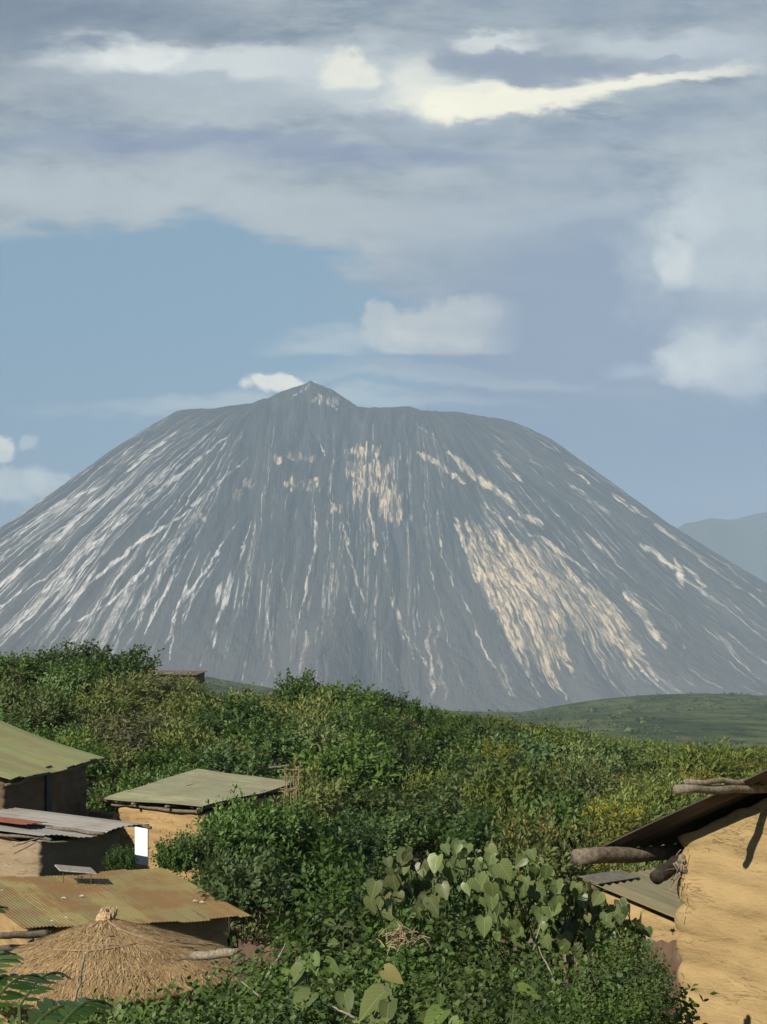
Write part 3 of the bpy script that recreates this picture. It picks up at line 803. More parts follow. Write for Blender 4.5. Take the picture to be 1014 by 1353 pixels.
# --- the ochre mud house at the right edge
def house_right():
    T = thing('mud_house', 'ochre mud-walled house in front at the right, dark tin roof on projecting logs', 'house', (2.46, 14.0, -3.9))
    inv = Vector(T.location)
    n_ = V3(-.8, -.6, 0); t_ = V3(.6, -.8, 0); P0 = V3(2.46, 14.0, 0)
    rise = .413
    zr = lambda s: -1.222 + rise * s
    ridge = 2.6
    W = 2 * ridge; D = 6.0
    def top(x, y):
        s = (x - P0.x) * t_.x + (y - P0.y) * t_.y
        return zr(min(s, W - s)) - .10
    # plan anticlockwise from above
    c = [P0, P0 + t_ * W, P0 + t_ * W - n_ * D, P0 - n_ * D]
    w = mud_walls('wall', [(p.x, p.y) for p in c], -4.3, top, MAT['mud_ochre'], None, .24, .05, .035, .3, .11, 21, .02)
    sm = sheet_mat('roof_dark_tin', (.075, .068, .06), (.11, .10, .085), (.08, .05, .03), .3, (.6, -.8), .6, .4)
    e_ = .5; d = .4
    o = P0 + n_ * d - t_ * e_; o.z = zr(-e_)
    sl = t_ * (ridge + e_) + V3(0, 0, rise * (ridge + e_))
    r1 = roof_sheet('roof', o, -n_ * (D + 2 * d), sl, sm, None, .15, .016, lambda A, B: .006 * math.sin(9 * B) * (1 - A))
    o2 = P0 + n_ * d + t_ * (W + e_); o2.z = zr(-e_)
    sl2 = -t_ * (ridge + e_) + V3(0, 0, rise * (ridge + e_))
    r2 = roof_sheet('roof', o2, -n_ * (D + 2 * d), sl2, sm, None, .15, .016)
    objs = [w, r1, r2]
    def beam(name, p, q, r0, r1=None, mat='log_wood', amt=.008):
        mb = MB(); log(mb, p, q, r0, r1, 12, 11, amt, .05); objs.append(mb.build(name, MAT[mat], None, True))
    p = px(762, 1133, 13.68); beam('log', p, V3(p.x, p.y, 0) - n_ * 2.6 + V3(0, 0, p.z - .02), .07, .066)
    # rafter poking out under the eave
    beam('rafter', px(867, 1160, 13.78), px(915, 1126, 14.2), .066, .06, 'shaded_wood')
    # ridge-side purlins: two thin branches side by side
    s0 = 1.12
    a_ = P0 + t_ * s0; a_.z = zr(s0) - .11
    b_ = px(893, 1043, 12.55)
    beam('purlin', a_ - n_ * 1.2, b_, .05, .034, 'log_pale', .006)
    a2 = P0 + t_ * (s0 + .05); a2.z = zr(s0) - .085
    beam('purlin', a2 - n_ * 1.0 + V3(0, 0, .02), px(905, 1032, 12.6), .033, .02, 'log_pale', .008)
    a3 = P0 + t_ * (ridge - .1); a3.z = zr(ridge) - .2
    beam('purlin', a3 - n_ * 1.0, a3 + n_ * 1.1, .06)
    # broken corner plaster with straw
    mb = MB(); r = random.Random(5)
    cc = px(898, 1158, 13.9)
    for i in range(20):
        p = cc + V3(r.gauss(0, .045), r.gauss(0, .045), r.gauss(0, .10)); dvec = V3(-.8, -.6, r.uniform(-1.2, .5)) * r.uniform(.04, .1)
        mb.tube([p, p + dvec * .5, p + dvec + V3(0, 0, -.01)], [.004, .003, .002], 4)
    st_ = mb.build('straw', MAT['stick'], None); st_['kind'] = 'stuff'; objs.append(st_)
    mb = MB()
    for i in range(7):
        p = px(896 + r.uniform(-8, 8), 1140 + r.uniform(-6, 16), 13.92)
        mb.tube([p + V3(-.03, 0, -.01), p, p + V3(.03, .02, .02)], [.012, r.uniform(.03, .05), .014], 7, .3)
    objs.append(mb.build('wall_chips', MAT['log_pale'], None))
    for ob in objs:
        ob.parent = T; ob.matrix_parent_inverse.translation = -inv
house_right()
def adopt(T, objs):
    for ob in objs:
        ob.parent = T; ob.matrix_parent_inverse.translation = -Vector(T.location)

# --- house with the olive sheet roof behind it
def house_olive():
    p = px(770, 1163, 24.0)
    T = thing('small_house', 'low ochre house with ribbed olive tin roof half hidden behind the big mud house', 'house', (p.x + 1, p.y + 1, gh(p.x, p.y)))
    e_ = V3(.66, .75, 0) * 3.2
    sl = V3(1.13, -1.0, -.40) * 2.6
    sm = sheet_mat('roof_olive', (.175, .165, .095), (.225, .20, .12), (.20, .12, .075), .25, (1.13, -1.0), .6, .15)
    o = [roof_sheet('roof', p, e_, sl, sm, None, .19, .02)]
    fl = plain('flashing', (.15, .14, .11), .95)
    mb = MB(); up = e_.cross(sl).normalized(); up = up if up.z > 0 else -up
    mb.box(p + e_ * .17 + sl.normalized() * .10 + up * .034, e_ * .17, sl.normalized() * .17, up * .006)
    o.append(mb.build('ridge_flashing', fl, None))
    z = plane_z(p, e_, sl)
    f0 = p + e_ * .06 + sl * .04; f1 = p + e_ * .06 + sl * .96
    c = [(f0.x, f0.y), (f1.x, f1.y), (f1.x + e_.x * .88, f1.y + e_.y * .88), (f0.x + e_.x * .88, f0.y + e_.y * .88)]
    o.append(mud_walls('wall', c, gh(p.x, p.y) - .6, lambda x, y: z(x, y) - .12, MAT['mud_ochre'], None, .25, .045, .07, .25, .1, 31))
    mb = MB()
    for k in (.03, .5, .9):
        a_ = p + sl * k + V3(0, 0, -.075) - e_.normalized() * .02; log(mb, a_, a_ + e_, .045, None, 8, 4)
    o.append(mb.build('rafter', MAT['log_wood'], None, True))
    adopt(T, o)
house_olive()

# --- rust-roofed house in the lower left
def house_rust():
    FL = V3(-7.99, 37.0, -5.55); L_ = 5.5
    e_ = V3(.876, .482, 0) * L_; b_ = V3(-.482, .876, 0)
    sl = b_ * 5.6 + V3(0, 0, .52)
    T = thing('mud_house', 'mud house under a wide rust-streaked corrugated roof, lower left behind the thatch', 'house', (FL.x + 1, FL.y + 4, -7.9))
    sm = sheet_mat('roof_rust', (.215, .185, .070), (.285, .245, .105), (.175, .092, .036), .50, (-.482, .876), .65, .1, 1.3)
    o = [roof_sheet('roof', FL, e_, sl, sm, None, .085, .010, lambda A, B: .05 * math.sin(5 * A + 1) * (1 - B) + .03 * math.sin(9 * A) * B, .012, .10, .5)]
    n_ = -b_; en = e_.normalized()
    z = plane_z(FL, e_, sl)
    c0 = FL + b_ * .5 + en * .35; c1 = FL + b_ * .5 + en * (L_ - .35); c2 = c1 + b_ * 4.8; c3 = c0 + b_ * 4.8
    o.append(mud_walls('wall', [(q.x, q.y) for q in (c0, c1, c2, c3)], -8.6, lambda x, y: z(x, y) - .12, MAT['mud_far'], None, .3, .05, .12, .3, .12, 41))
    for k in (.12, .45, .8):
        mb = MB(); a_ = FL + b_ * .14 + en * (L_ * k); a_.z = z(a_.x, a_.y) - .09
        log(mb, a_, a_ + sl * .9, .05); o.append(mb.build('rafter', MAT['log_wood'], None, True))
    # grey timbers at the left end of the house
    for dz, ln, bk in ((-.42, 1.5, .5), (-1.1, 1.2, .62), (-.1, .9, .25)):
        a_ = FL + b_ * bk + en * .42 + V3(0, 0, dz); a_.y -= .25
        mb = MB(); log(mb, a_ + V3(.25, .1, 0), a_ - en * ln + V3(0, 0, .03), .085, .07); o.append(mb.build('timber', MAT['log_wood'], None, True))
    mb = MB(); a_ = FL + b_ * .42 + en * .3; log(mb, V3(a_.x, a_.y - .15, -8.4), V3(a_.x, a_.y - .15, -5.6), .09); o.append(mb.build('post', MAT['log_wood'], None, True))
    # stones and scraps that hold the sheets down
    r = random.Random(3); stone = plain('pale_stone', (.40, .38, .33))
    for A, B in ((.12, .72), (.33, .5), (.42, .52), (.86, .28), (.88, .25), (.22, .14), (.55, .9), (.15, .1)):
        q = FL + e_ * A + sl * B + V3(0, 0, .03); mb = MB()
        mb.tube([q + V3(-.06, .02, .0), q + V3(0, 0, .02), q + V3(.06, -.02, 0)], [.012, r.uniform(.018, .034), .012], 6, .3)
        o.append(mb.build('roof_stone', stone, None))
    adopt(T, o)
    # the small flat panel on thin legs on the roof
    c = px(100, 1148.5, 42.2)
    P = thing('solar_panel', 'small flat grey panel raised on thin legs above the rusty roof', 'panel', c)
    ex = V3(.44, .06, -.045); ey = V3(-.12, .30, .03); up = ex.cross(ey).normalized()
    mb = MB(); mb.box((0, 0, 0), ex, ey, up * .022); pn = mb.build('panel', plain('panel_grey', (.27, .25, .215), .8), P)
    mb = MB(); mb.box(up * -.004, ex * 1.03, ey * 1.04, up * .014); mb.build('frame', plain('frame_grey', (.32, .30, .26), .8), P)
    for i in (-.8, .0, .75):
        mb = MB(); q = ex * i - ey * .8; mb.tube([q, q + V3(0, 0, -.32)], .012, 6); mb.build('leg', MAT['green_stem'], P)
    return FL, e_, sl
house_rust()

# --- thatched hut
def hut_thatch():
    c = px(140, 1212, 33.0)
    T = thing('thatched_hut', 'round hut with golden straw roof and topknot in front of the rusty roof', 'hut', (c.x, c.y, gh(c.x, c.y)))
    h0 = T.location.z
    r = np.random.default_rng(9)
    nA, nR = 120, 40
    prof = lambda t: -(1.05 * t + .30 * t * t * (t - .6))     # almost straight cone, slight sag then lip
    Rr = 2.75
    V = []; Fc = []
    def rim(th): return Rr * (1 + .05 * math.sin(3 * th + 1) + .03 * math.sin(7 * th) + .1 * max(0, math.cos(th + .35)) )
    for k in range(nR + 1):
        t = k / nR
        for i in range(nA):
            th = 2 * math.pi * i / nA
            rr = .05 + rim(th) * t
            z = c.z + prof(t) * (1.0 - .12 * max(0, math.cos(th + .2)))
            z += .05 * math.sin(t * 21 + 2 * math.sin(th * 3)) * t * .5 + r.normal(0, .012)
            V.append((c.x + rr * math.cos(th), c.y + rr * math.sin(th), z))
    n0 = len(V)
    for i in range(nA):        # thick eave and underside
        th = 2 * math.pi * i / nA; rr = rim(th) * .97
        V.append((c.x + rr * math.cos(th), c.y + rr * math.sin(th), V[nR * nA + i][2] - .2))
    for i in range(nA):
        th = 2 * math.pi * i / nA
        V.append((c.x + .1 * math.cos(th), c.y + .1 * math.sin(th), c.z - .3))
    V = np.array(V); idx = np.arange((nR + 3) * nA).reshape(nR + 3, nA); j = np.concatenate([idx, idx[:, :1]], 1)
    F_ = np.stack([j[:-1, :-1], j[1:, :-1], j[1:, 1:], j[:-1, 1:]], -1).reshape(-1, 4)
    m, n, out = new_mat('thatch')
    g = objco(n)
    mp = n.mapv(g, (1, 1, 1), (0, 0, 0), (-c.x, -c.y, 0))
    sp = n.new('ShaderNodeSeparateXYZ'); n.put(sp.inputs[0], mp)
    an = n.m('ARCTAN2', sp.outputs[1], sp.outputs[0]); rad = n.m('SQRT', n.m('ADD', n.m('POWER', sp.outputs[0], 2), n.m('POWER', sp.outputs[1], 2)))
    cv = n.new('ShaderNodeCombineXYZ'); n.put(cv.inputs[0], n.m('MULTIPLY', an, 9)); n.put(cv.inputs[1], n.m('MULTIPLY', rad, 1.1))
    f1 = n.noise(cv.outputs[0], 6, 5, .7); f2 = n.noise(g, 1.1, 4, .6); f3 = n.noise(g, 16, 4, .7)
    col = n.mix(n.rng(f1, .35, .65), (.26, .17, .08), (.48, .34, .17))
    col = n.mix(n.rng(f2, .45, .68, 0, .75), col, (.20, .125, .06))
    col = n.mix(n.rng(f3, .5, .75, 0, .4), col, (.56, .42, .23))
    principled(n, out, col, .9, .1, 0, n.bump(n.m('ADD', f1, f3), .9, .05))
    o = [link('thatch_roof', np_mesh('thatch_roof', V, F_, True), None, m)]
    # loose straws lying on the thatch
    N = 9000
    th = r.uniform(0, 2 * math.pi, N); t = np.sqrt(r.uniform(.01, 1, N))
    rr = np.array([rim(a_) for a_ in th]) * t
    zz = np.array([prof(q) for q in t]) * (1 - .12 * np.maximum(0, np.cos(th + .2)))
    P = np.stack([c.x + rr * np.cos(th), c.y + rr * np.sin(th), c.z + zz + .02 + r.uniform(0, .03, N)], 1)
    d = np.stack([np.cos(th), np.sin(th), np.full(N, -.40)], 1) + r.normal(0, 1, (N, 3)) * [.3, .3, .10]; d /= np.linalg.norm(d, axis=1)[:, None]
    ln = r.uniform(.14, .42, N)[:, None]; sd = np.cross(d, [0, 0, 1]); sd /= np.linalg.norm(sd, axis=1)[:, None]; sd *= .0075
    VV = np.stack([P - sd, P + sd, P + d * ln + [0, 0, .012]], 1).reshape(-1, 3)
    tint = np.repeat(r.random(N), 3)
    m2, n2, out2 = new_mat('straw')
    tt = n2.attr('tint'); principled(n2, out2, n2.mix(n2.rng(tt, 0, 1, 0, 1, 'LINEAR'), (.19, .12, .055), (.60, .45, .24)), .8, .2)
    MAT['straw'] = m2
    st = link('loose_straw', np_mesh('loose_straw', VV, np.arange(3 * N).reshape(-1, 3), False, tint), None, m2); st['kind'] = 'stuff'; o.append(st)
    # topknot
    mb = MB(); rr_ = random.Random(4)
    for i in range(60):
        a_ = rr_.uniform(0, 6.28); q = c + V3(.10 * math.cos(a_), .10 * math.sin(a_), -.1)
        tip = c + V3(rr_.gauss(0, .07) + .05, rr_.gauss(0, .06), rr_.uniform(.08, .22))
        mb.tube([q, (q + tip) / 2 + V3(.05 * math.cos(a_), .05 * math.sin(a_), 0), tip], [.02, .022, .008], 5)
    mb.tube([c + V3(0, 0, -.15), c + V3(0, 0, .02), c + V3(.03, 0, .12)], [.2, .16, .1], 10, .15)
    o.append(mb.build('topknot', plain('topknot_straw', (.42, .31, .18), .9, .35, 20), None))
    # withies tied over the straw
    def on(th, t): return V3(c.x + rim(th) * t * math.cos(th), c.y + rim(th) * t * math.sin(th), c.z + prof(t) * (1 - .12 * max(0, math.cos(th + .2))) + .035)
    for a0, a1, t0, t1, rad_ in ((-2.9, -.9, .50, .44, .02), (-2.0, -.2, .36, .50, .018), (-1.2, -.25, .05, .62, .022), (-2.6, -1.2, .24, .30, .015), (-.75, .1, .30, .66, .018)):
        mb = MB(); mb.tube([on(a0 + (a1 - a0) * k / 9, t0 + (t1 - t0) * k / 9) for k in range(10)], rad_, 6, .15); o.append(mb.build('binding_stick', MAT['stick'], None, True))
    ws = [(c.x + 2.2 * math.cos(2 * math.pi * i / 14), c.y + 2.2 * math.sin(2 * math.pi * i / 14)) for i in range(14)]
    o.append(mud_walls('wall', ws, h0 - .3, lambda x, y: c.z - 1.2, MAT['mud_far'], None, .3, .04, .1, .2, .1, 51))
    adopt(T, o)
    # the grey pole lying at its right
    a_, b_ = px(254, 1263, 30.2), px(330, 1257, 29.6)
    mb = MB(); log(mb, a_, b_, .085, .075, 10, 8, .01)
    P = mb.build('wooden_pole', MAT['log_pale'], None, True); tag(P, 'thick grey pole lying across the right edge of the straw roof', 'pole')
    mb = MB(); log(mb, px(231, 1268, 30.4), px(262, 1266, 30.3), .02, .015, 6, 6, .03)
    P = mb.build('dark_branch', MAT['stem_wood'], None, True); tag(P, 'thin dark crooked branch under the grey pole on the straw', 'branch')
hut_thatch()

# --- hut with the grey-green mono-pitch roof
def hut_middle():
    L_, Fr, R_, B_ = px(132, 1055, 57.5), px(266, 1066, 55), px(392, 1035, 59.5), px(262, 1015, 62)
    T = thing('mud_hut', 'ochre mud hut with grey-green lean-to roof beside a white panel', 'hut', (-6.4, 58.2, gh(-6.4, 58.2)))
    sm = sheet_mat('roof_greygreen', (.235, .24, .145), (.34, .335, .21), (.17, .15, .10), .3, (-(Fr - L_).x, -(Fr - L_).y), .55, .2, 1.2)
    drop = (B_ - R_ - L_ + Fr).z
    o = [roof_sheet('roof', Fr, R_ - Fr, L_ - Fr, sm, None, .16, .012, lambda A, B: .03 * math.sin(8 * A) * (1 - B) + .02 * math.sin(6 * B), .012, .04, None, drop)]
    z0 = plane_z(Fr, R_ - Fr, L_ - Fr)
    def inset(p, q, r_, i, k): return p + (q - p).normalized() * i + (r_ - p).normalized() * k
    c0 = inset(L_, Fr, B_, .5, .4); c1 = inset(Fr, L_, R_, .25, .4); c2 = inset(R_, B_, Fr, .25, .4); c3 = inset(B_, L_, R_, .4, .4)
    o.append(mud_walls('wall', [(q.x, q.y) for q in (c0, c1, c2, c3)], -8.2, lambda x, y: z0(x, y) - .30, MAT['mud_far'], None, .3, .07, .12, .3, .12, 61, .05))
    for k in (.04, .33, .66, .97):
        mb = MB(); a_ = L_.lerp(Fr, k) + V3(0, 0, -.10); b_ = B_.lerp(R_, k) + V3(0, 0, -.10); log(mb, a_, b_, .06); o.append(mb.build('rafter', MAT['log_wood'], None, True))
    mb = MB(); log(mb, L_ + V3(.2, .3, -.20), Fr + V3(-.1, .4, -.20), .06); o.append(mb.build('wall_plate', MAT['log_wood'], None, True))
    adopt(T, o)
    # white sheet leaning by its corner
    q = px(187.5, 1112, 52.5)
    W = thing('white_panel', 'bright white upright board standing in the weeds by the ochre hut', 'board', (q.x, q.y, q.z))
    mb = MB(); mb.box((0, 0, -.1), V3(.215, -.10, 0), V3(.012, .025, 0), V3(0, 0, .62)); mb.build('panel', plain('white_paint', (.84, .84, .82), .6, .03), W)
    mb = MB(); mb.box((0, 0, .535), V3(.232, -.108, 0), V3(.02, .04, 0), V3(0, 0, .022)); mb.build('top_rail', MAT['log_wood'], W)
    # stick crib at the far side
    b = px(386, 1062, 58.5)
    K = thing('stick_rack', 'open rack of upright and crossed sticks behind the grey-green roof', 'rack', (b.x, b.y, b.z))
    r = random.Random(8)
    for i in range(6):
        mb = MB(); x = -.27 + i * .11; log(mb, (x, r.uniform(-.2, .2), -.6), (x + r.uniform(-.04, .04), r.uniform(-.2, .2), 1.25 + r.uniform(-.2, .1)), .022, .016, 6, 5, .015); mb.build('upright', MAT['stick'], K)
    for z in (.12, .52, .95, 1.2):
        mb = MB(); log(mb, (-.42, -.12, z + r.uniform(-.03, .03)), (.36, -.1, z), .018, .014, 6, 5, .015); mb.build('crossbar', MAT['stick'], K)
    mb = MB(); mb.box((-.45, 0, 1.32), V3(.36, 0, .04), V3(0, .2, 0), V3(0, 0, .012)); mb.build('board', MAT['log_pale'], K)
hut_middle()

# --- shed with the flat pale tin roof
def shed_tin():
    Cc = px(52, 1104, 45.5); Rc = px(196, 1087, 49.5)
    l_ = V3(-.87, .5, 0)
    T = thing('tin_shed', 'low grey-brown shed with sagging pale tin roof and one rusty sheet', 'shed', (-10, 49, gh(-10, 49)))
    sm = sheet_mat('roof_pale_tin', (.27, .265, .24), (.35, .34, .31), (.22, .19, .15), .3, (-.87, .5), .7, .1, .9)
    sl = l_ * 5.2 + V3(0, 0, .25)
    o = [roof_sheet('roof', Cc, Rc - Cc, sl, sm, None, .22, .012, lambda A, B: (-.16 * math.sin(math.pi * min(1, A * 1.15)) + .05 * math.sin(11 * A)) * (1 - B) - .06 * math.sin(3.14 * A) * B, .012, .05)]
    sm2 = plain('rusty_sheet', (.23, .085, .05), .8, .2, 3)
    q = Cc + (Rc - Cc) * .30 + sl * .36 + V3(0, 0, .02)
    o.append(roof_sheet('rusty_roof_patch', q, (Rc - Cc) * .22, sl * .42, sm2, None, .22, .012))
    z = plane_z(Cc, Rc - Cc, sl)
    d = (Rc - Cc).normalized()
    c0 = Cc + d * .3 + l_ * .25; c1 = Rc - d * .5 + l_ * .6
    c = [(c0 + l_ * 4.4), c0, c1, (c1 + l_ * 4.0)]
    o.append(mud_walls('wall', [(p.x, p.y) for p in c], -7.6, lambda x, y: z(x, y) - .26, MAT['mud_grey'], None, .28, .05, .12, .3, .12, 71, .05))
    for k in (.03, .5, .95):
        mb = MB(); a_ = Cc.lerp(Rc, k) + V3(0, 0, -.12); log(mb, a_ - l_ * .3, a_ + sl * .9, .05); o.append(mb.build('rafter', MAT['log_wood'], None, True))
    # twigs sticking out under the eave
    for p_, q_ in (((50, 1111), (92, 1113)), ((17, 1118), (56, 1106)), ((18, 1128), (54, 1109))):
        mb = MB(); log(mb, px(*p_, 45.1), px(*q_, 45.4), .028, .02, 6, 5, .02); o.append(mb.build('stick', MAT['log_pale'], None, True))
    adopt(T, o)
shed_tin()

# --- green roofed house at the left edge
def house_green():
    Rc = px(137, 1001, 60.); Nr = px(16, 1033, 52.)
    e_ = Nr - Rc                                   # along the eave, towards the camera
    T = thing('mud_house', 'dark-walled house with faded green corrugated roof at the left edge', 'house', (-13, 57, -6.0))
    up = V3(-.985, .17, 0) * 4.6 + V3(0, 0, 1.58)
    sm = sheet_mat('roof_green', (.20, .225, .105), (.27, .28, .135), (.20, .15, .085), .32, (-.985, .17), .55, .1, 1.0)
    sg = lambda A, B: -.10 * math.sin(math.pi * B) + (.05 if A > .9 else 0) * (1 - B) + .04 * math.sin(9 * A) * (1 - B)
    o = [roof_sheet('roof', Rc, e_, up, sm, None, .18, .018, sg, .012, .05)]
    rd = Rc + up
    dn = V3(-.985, .17, 0) * 4.6 + V3(0, 0, -1.58)
    o.append(roof_sheet('roof', rd, e_, dn, sm, None, .18, .018))
    z1 = plane_z(Rc, e_, up); z2 = plane_z(rd, e_, dn)
    top = lambda x, y: min(z1(x, y), z2(x, y)) - .14
    en = e_.normalized(); un = V3(-.985, .17, 0)
    w0 = Rc + en * .5 + un * .42; w1 = Nr - en * .4 + un * .42
    c = [w1, w0, w0 + un * 8.2, w1 + un * 8.2]
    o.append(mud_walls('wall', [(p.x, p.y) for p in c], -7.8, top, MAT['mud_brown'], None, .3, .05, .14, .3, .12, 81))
    dark = plain('dark_post', (.028, .036, .04), .7)
    p_ = w0.lerp(w1, .52) - un * .06; mb = MB(); mb.box((p_.x, p_.y, -4.6), en * .22, un * .03, V3(0, 0, 1.75)); o.append(mb.build('door', dark, None))
    mb = MB(); a_ = Rc + V3(0, 0, -.1) + un * .2; log(mb, a_, a_ + e_, .05); o.append(mb.build('wall_plate', MAT['log_wood'], None, True))
    adopt(T, o)
house_green()

# --- low wall stub between the green house and the ochre hut
def wall_stub():
    a_, b_ = px(118, 1072, 59), px(150, 1074, 57.5)
    c = [(a_.x, a_.y), (b_.x, b_.y), (b_.x + .3, b_.y + .35), (a_.x + .3, a_.y + .35)]
    w = mud_walls('mud_wall', c, -7, lambda x, y: a_.z, MAT['mud_grey'], None, .25, .03, .1, .12, .06, 91)
    tag(w, 'short low brown mud wall between the green-roofed house and the ochre hut', 'wall')
wall_stub()

# --- little hut on the skyline
def hut_ridge():
    p = px(189, 891, 138.)
    T = thing('small_hut', 'tiny brown flat-roofed hut on the ridge among the bushes', 'hut', (p.x + 2, p.y, gh(p.x, p.y)))
    e_ = V3(4.6, -1.2, -.05); sl = V3(.6, 3.2, .35)
    sm = sheet_mat('roof_brown', (.20, .155, .11), (.26, .21, .155), (.16, .10, .06), .3, (.6, 3.2), .8, .05)
    o = [roof_sheet('roof', p, e_, sl, sm, None, .3, .03)]
    z = plane_z(p, e_, sl)
    c = [p + e_ * .06 + sl * .08, p + e_ * .96 + sl * .08, p + e_ * .96 + sl * .9, p + e_ * .06 + sl * .9]
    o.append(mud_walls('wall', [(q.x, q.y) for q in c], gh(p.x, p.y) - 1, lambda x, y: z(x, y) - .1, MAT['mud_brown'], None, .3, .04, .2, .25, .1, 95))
    mb = MB(); log(mb, p + V3(-.3, .1, .08), p + e_ * .62 + V3(0, .1, .14), .05); o.append(mb.build('roof_pole', MAT['log_pale'], None, True))
    adopt(T, o)
hut_ridge()

# --- far homesteads on the plain to the right
for i, (x, y, Yd, w, lab) in enumerate(((984, 983, 640, 5.5, 'far brown-roofed hut beyond the bushes at the right edge, left of the pair'), (1003, 985, 660, 6.5, 'far larger brown-roofed hut beyond the bushes at the extreme right edge'))):
    p = px(x, y, Yd); z = gh(p.x, p.y)
    T = thing('distant_hut', lab, 'hut', (p.x, p.y, z), 0, 'far huts below the green hill')
    wz = max(z, p.z - 2.5)
    sm = plain('far_roof', (.20, .15, .12) if i else (.17, .13, .10))
    w_ = mud_walls('wall', [(p.x - w / 2, p.y - 2), (p.x + w / 2, p.y - 2), (p.x + w / 2, p.y + 3), (p.x - w / 2, p.y + 3)], z - .5, lambda x_, y_: z + 2.1, MAT['mud_grey'], None, .4, .05, .4, .3, .2, 97 + i)
    r1 = roof_sheet('roof', (p.x - w / 2 - .4, p.y - 2.5, z + 2.0), (w + .8, 0, 0), (0, 3, 1.1), sm, None, .5, .03)
    r2 = roof_sheet('roof', (p.x - w / 2 - .4, p.y + 3.5, z + 2.0), (w + .8, 0, 0), (0, -3, 1.1), sm, None, .5, .03)
    adopt(T, [w_, r1, r2])

# --- rusty sheet fence behind the near plants
def rusty_fence():
    A_ = px(316, 1246, 17.0); B_ = px(905, 1232, 14.3)
    T = thing('sheet_fence', 'low fence of rusty flattened metal sheets behind the near weeds', 'fence', (A_.x, A_.y, gh(A_.x, A_.y)))
    sm = sheet_mat('fence_rust', (.098, .060, .040), (.135, .084, .055), (.19, .165, .14), .12, (0, 1), .85, .0, .8)
    o = []; r = random.Random(12)
    N = 9
    for i in range(N):
        p = A_.lerp(B_, i / N); q = A_.lerp(B_, (i + 1.03) / N)
        p = p + V3(0, r.uniform(-.06, .06), r.uniform(-.08, .05)); q = q + V3(0, r.uniform(-.06, .06), r.uniform(-.08, .05))
        nx, ny = 14, 10; vs = []
        for a_ in range(nx + 1):
            for b_ in range(ny + 1):
                w = p.lerp(q, a_ / nx); zt = w.z; zb = gh(w.x, w.y) - .1
                k = b_ / ny
                vs.append((w.x + .01 * r.uniform(-1, 1), w.y + .008 * math.sin(a_ * 2.1 + i) + .025 * math.sin(k * 4 + i) + .012 * (i % 2), zb + (zt - zb) * k + (r.uniform(-.02, .012) if b_ == ny else 0)))
        n = len(vs); vs += [(x, y + .008, z) for x, y, z in vs]
        fs = []
        for a_ in range(nx):
            for b_ in range(ny):
                k = a_ * (ny + 1) + b_; f = (k, k + ny + 1, k + ny + 2, k + 1); fs += [f, tuple(t + n for t in f[::-1])]
            k = a_ * (ny + 1) + ny; fs.append((k, k + ny + 1, k + ny + 1 + n, k + n))
        mb = MB(); mb.add(vs, fs); o.append(mb.build('metal_sheet', sm, None, True))
        if i % 2 == 0:
            mb = MB(); log(mb, (p.x, p.y + .1, gh(p.x, p.y) - .2), (p.x + r.uniform(-.05, .05), p.y + .1, p.z - r.uniform(.05, .15)), .045, .035); o.append(mb.build('post', MAT['log_wood'], None, True))
    adopt(T, o)
rusty_fence()

# ------------------------------------------------------------------ leaves
def unit(a): return a / np.maximum(np.linalg.norm(a, axis=-1, keepdims=True), 1e-9)
T_DIA = (np.array([(0, 0, 0), (-.5, .42, .14), (0, 1, -.1), (.5, .42, .14)]), np.array([(0, 2, 1), (0, 3, 2)]))
T_OVAL = (np.array([(0, 0, 0), (-.36, .22, .06), (-.5, .52, .1), (-.26, .82, .0), (0, 1, -.14), (.26, .82, .0), (.5, .52, .1), (.36, .22, .06), (0, .5, -.02)]),
          np.array([(0, 8, 1), (1, 8, 2), (2, 8, 3), (3, 8, 4), (4, 8, 5), (5, 8, 6), (6, 8, 7), (7, 8, 0)]))
T_HEART = (np.array([(0, .10, .02), (-.24, -.04, .12), (-.47, .12, .2), (-.5, .40, .13), (-.34, .70, -.06), (0, 1.06, -.34), (.34, .70, -.06), (.5, .40, .13), (.47, .12, .2), (.24, -.04, .12), (0, .42, -.05)]),
           np.array([(i, 10, (i + 1) % 10) for i in range(10)]))
T_LONG = (np.array([(0, 0, 0), (-.4, .2, .05), (.4, .2, .05), (-.5, .5, .02), (.5, .5, .02), (-.3, .8, -.08), (.3, .8, -.08), (0, 1, -.22), (0, .2, 0), (0, .5, -.03), (0, .8, -.12)]),
          np.array([(0, 8, 1), (0, 2, 8), (1, 8, 9), (1, 9, 3), (8, 2, 4), (8, 4, 9), (3, 9, 10), (3, 10, 5), (9, 4, 6), (9, 6, 10), (5, 10, 7), (10, 6, 7)]))
def leaves(P, D, N, ln, wd, tint, T):
    """many small leaves: base points, directions, facing, lengths, widths"""
    D = unit(D); X = unit(np.cross(D, N)); Nn = np.cross(X, D)
    tv, tf = T; k = len(tv)
    V = P[:, None, :] + X[:, None, :] * (tv[None, :, 0, None] * wd[:, None, None]) + D[:, None, :] * (tv[None, :, 1, None] * ln[:, None, None]) + Nn[:, None, :] * (tv[None, :, 2, None] * wd[:, None, None])
    Fc = tf[None] + (np.arange(len(P)) * k)[:, None, None]
    return V.reshape(-1, 3), Fc.reshape(-1, 3), np.repeat(tint, k), np.tile(tv[:, 0], len(P)), np.tile(tv[:, 1], len(P))
def leaf_mesh(name, parts):
    b = 0; Fs = []
    for p in parts:
        Fs.append(p[1] + b); b += len(p[0])
    cat_ = lambda i: np.concatenate([p[i] for p in parts])
    cols = {'tint': cat_(2)}
    if b < 9000: cols['lx'] = cat_(3); cols['ly'] = cat_(4)
    return np_mesh(name, cat_(0), np.concatenate(Fs), True, cols)
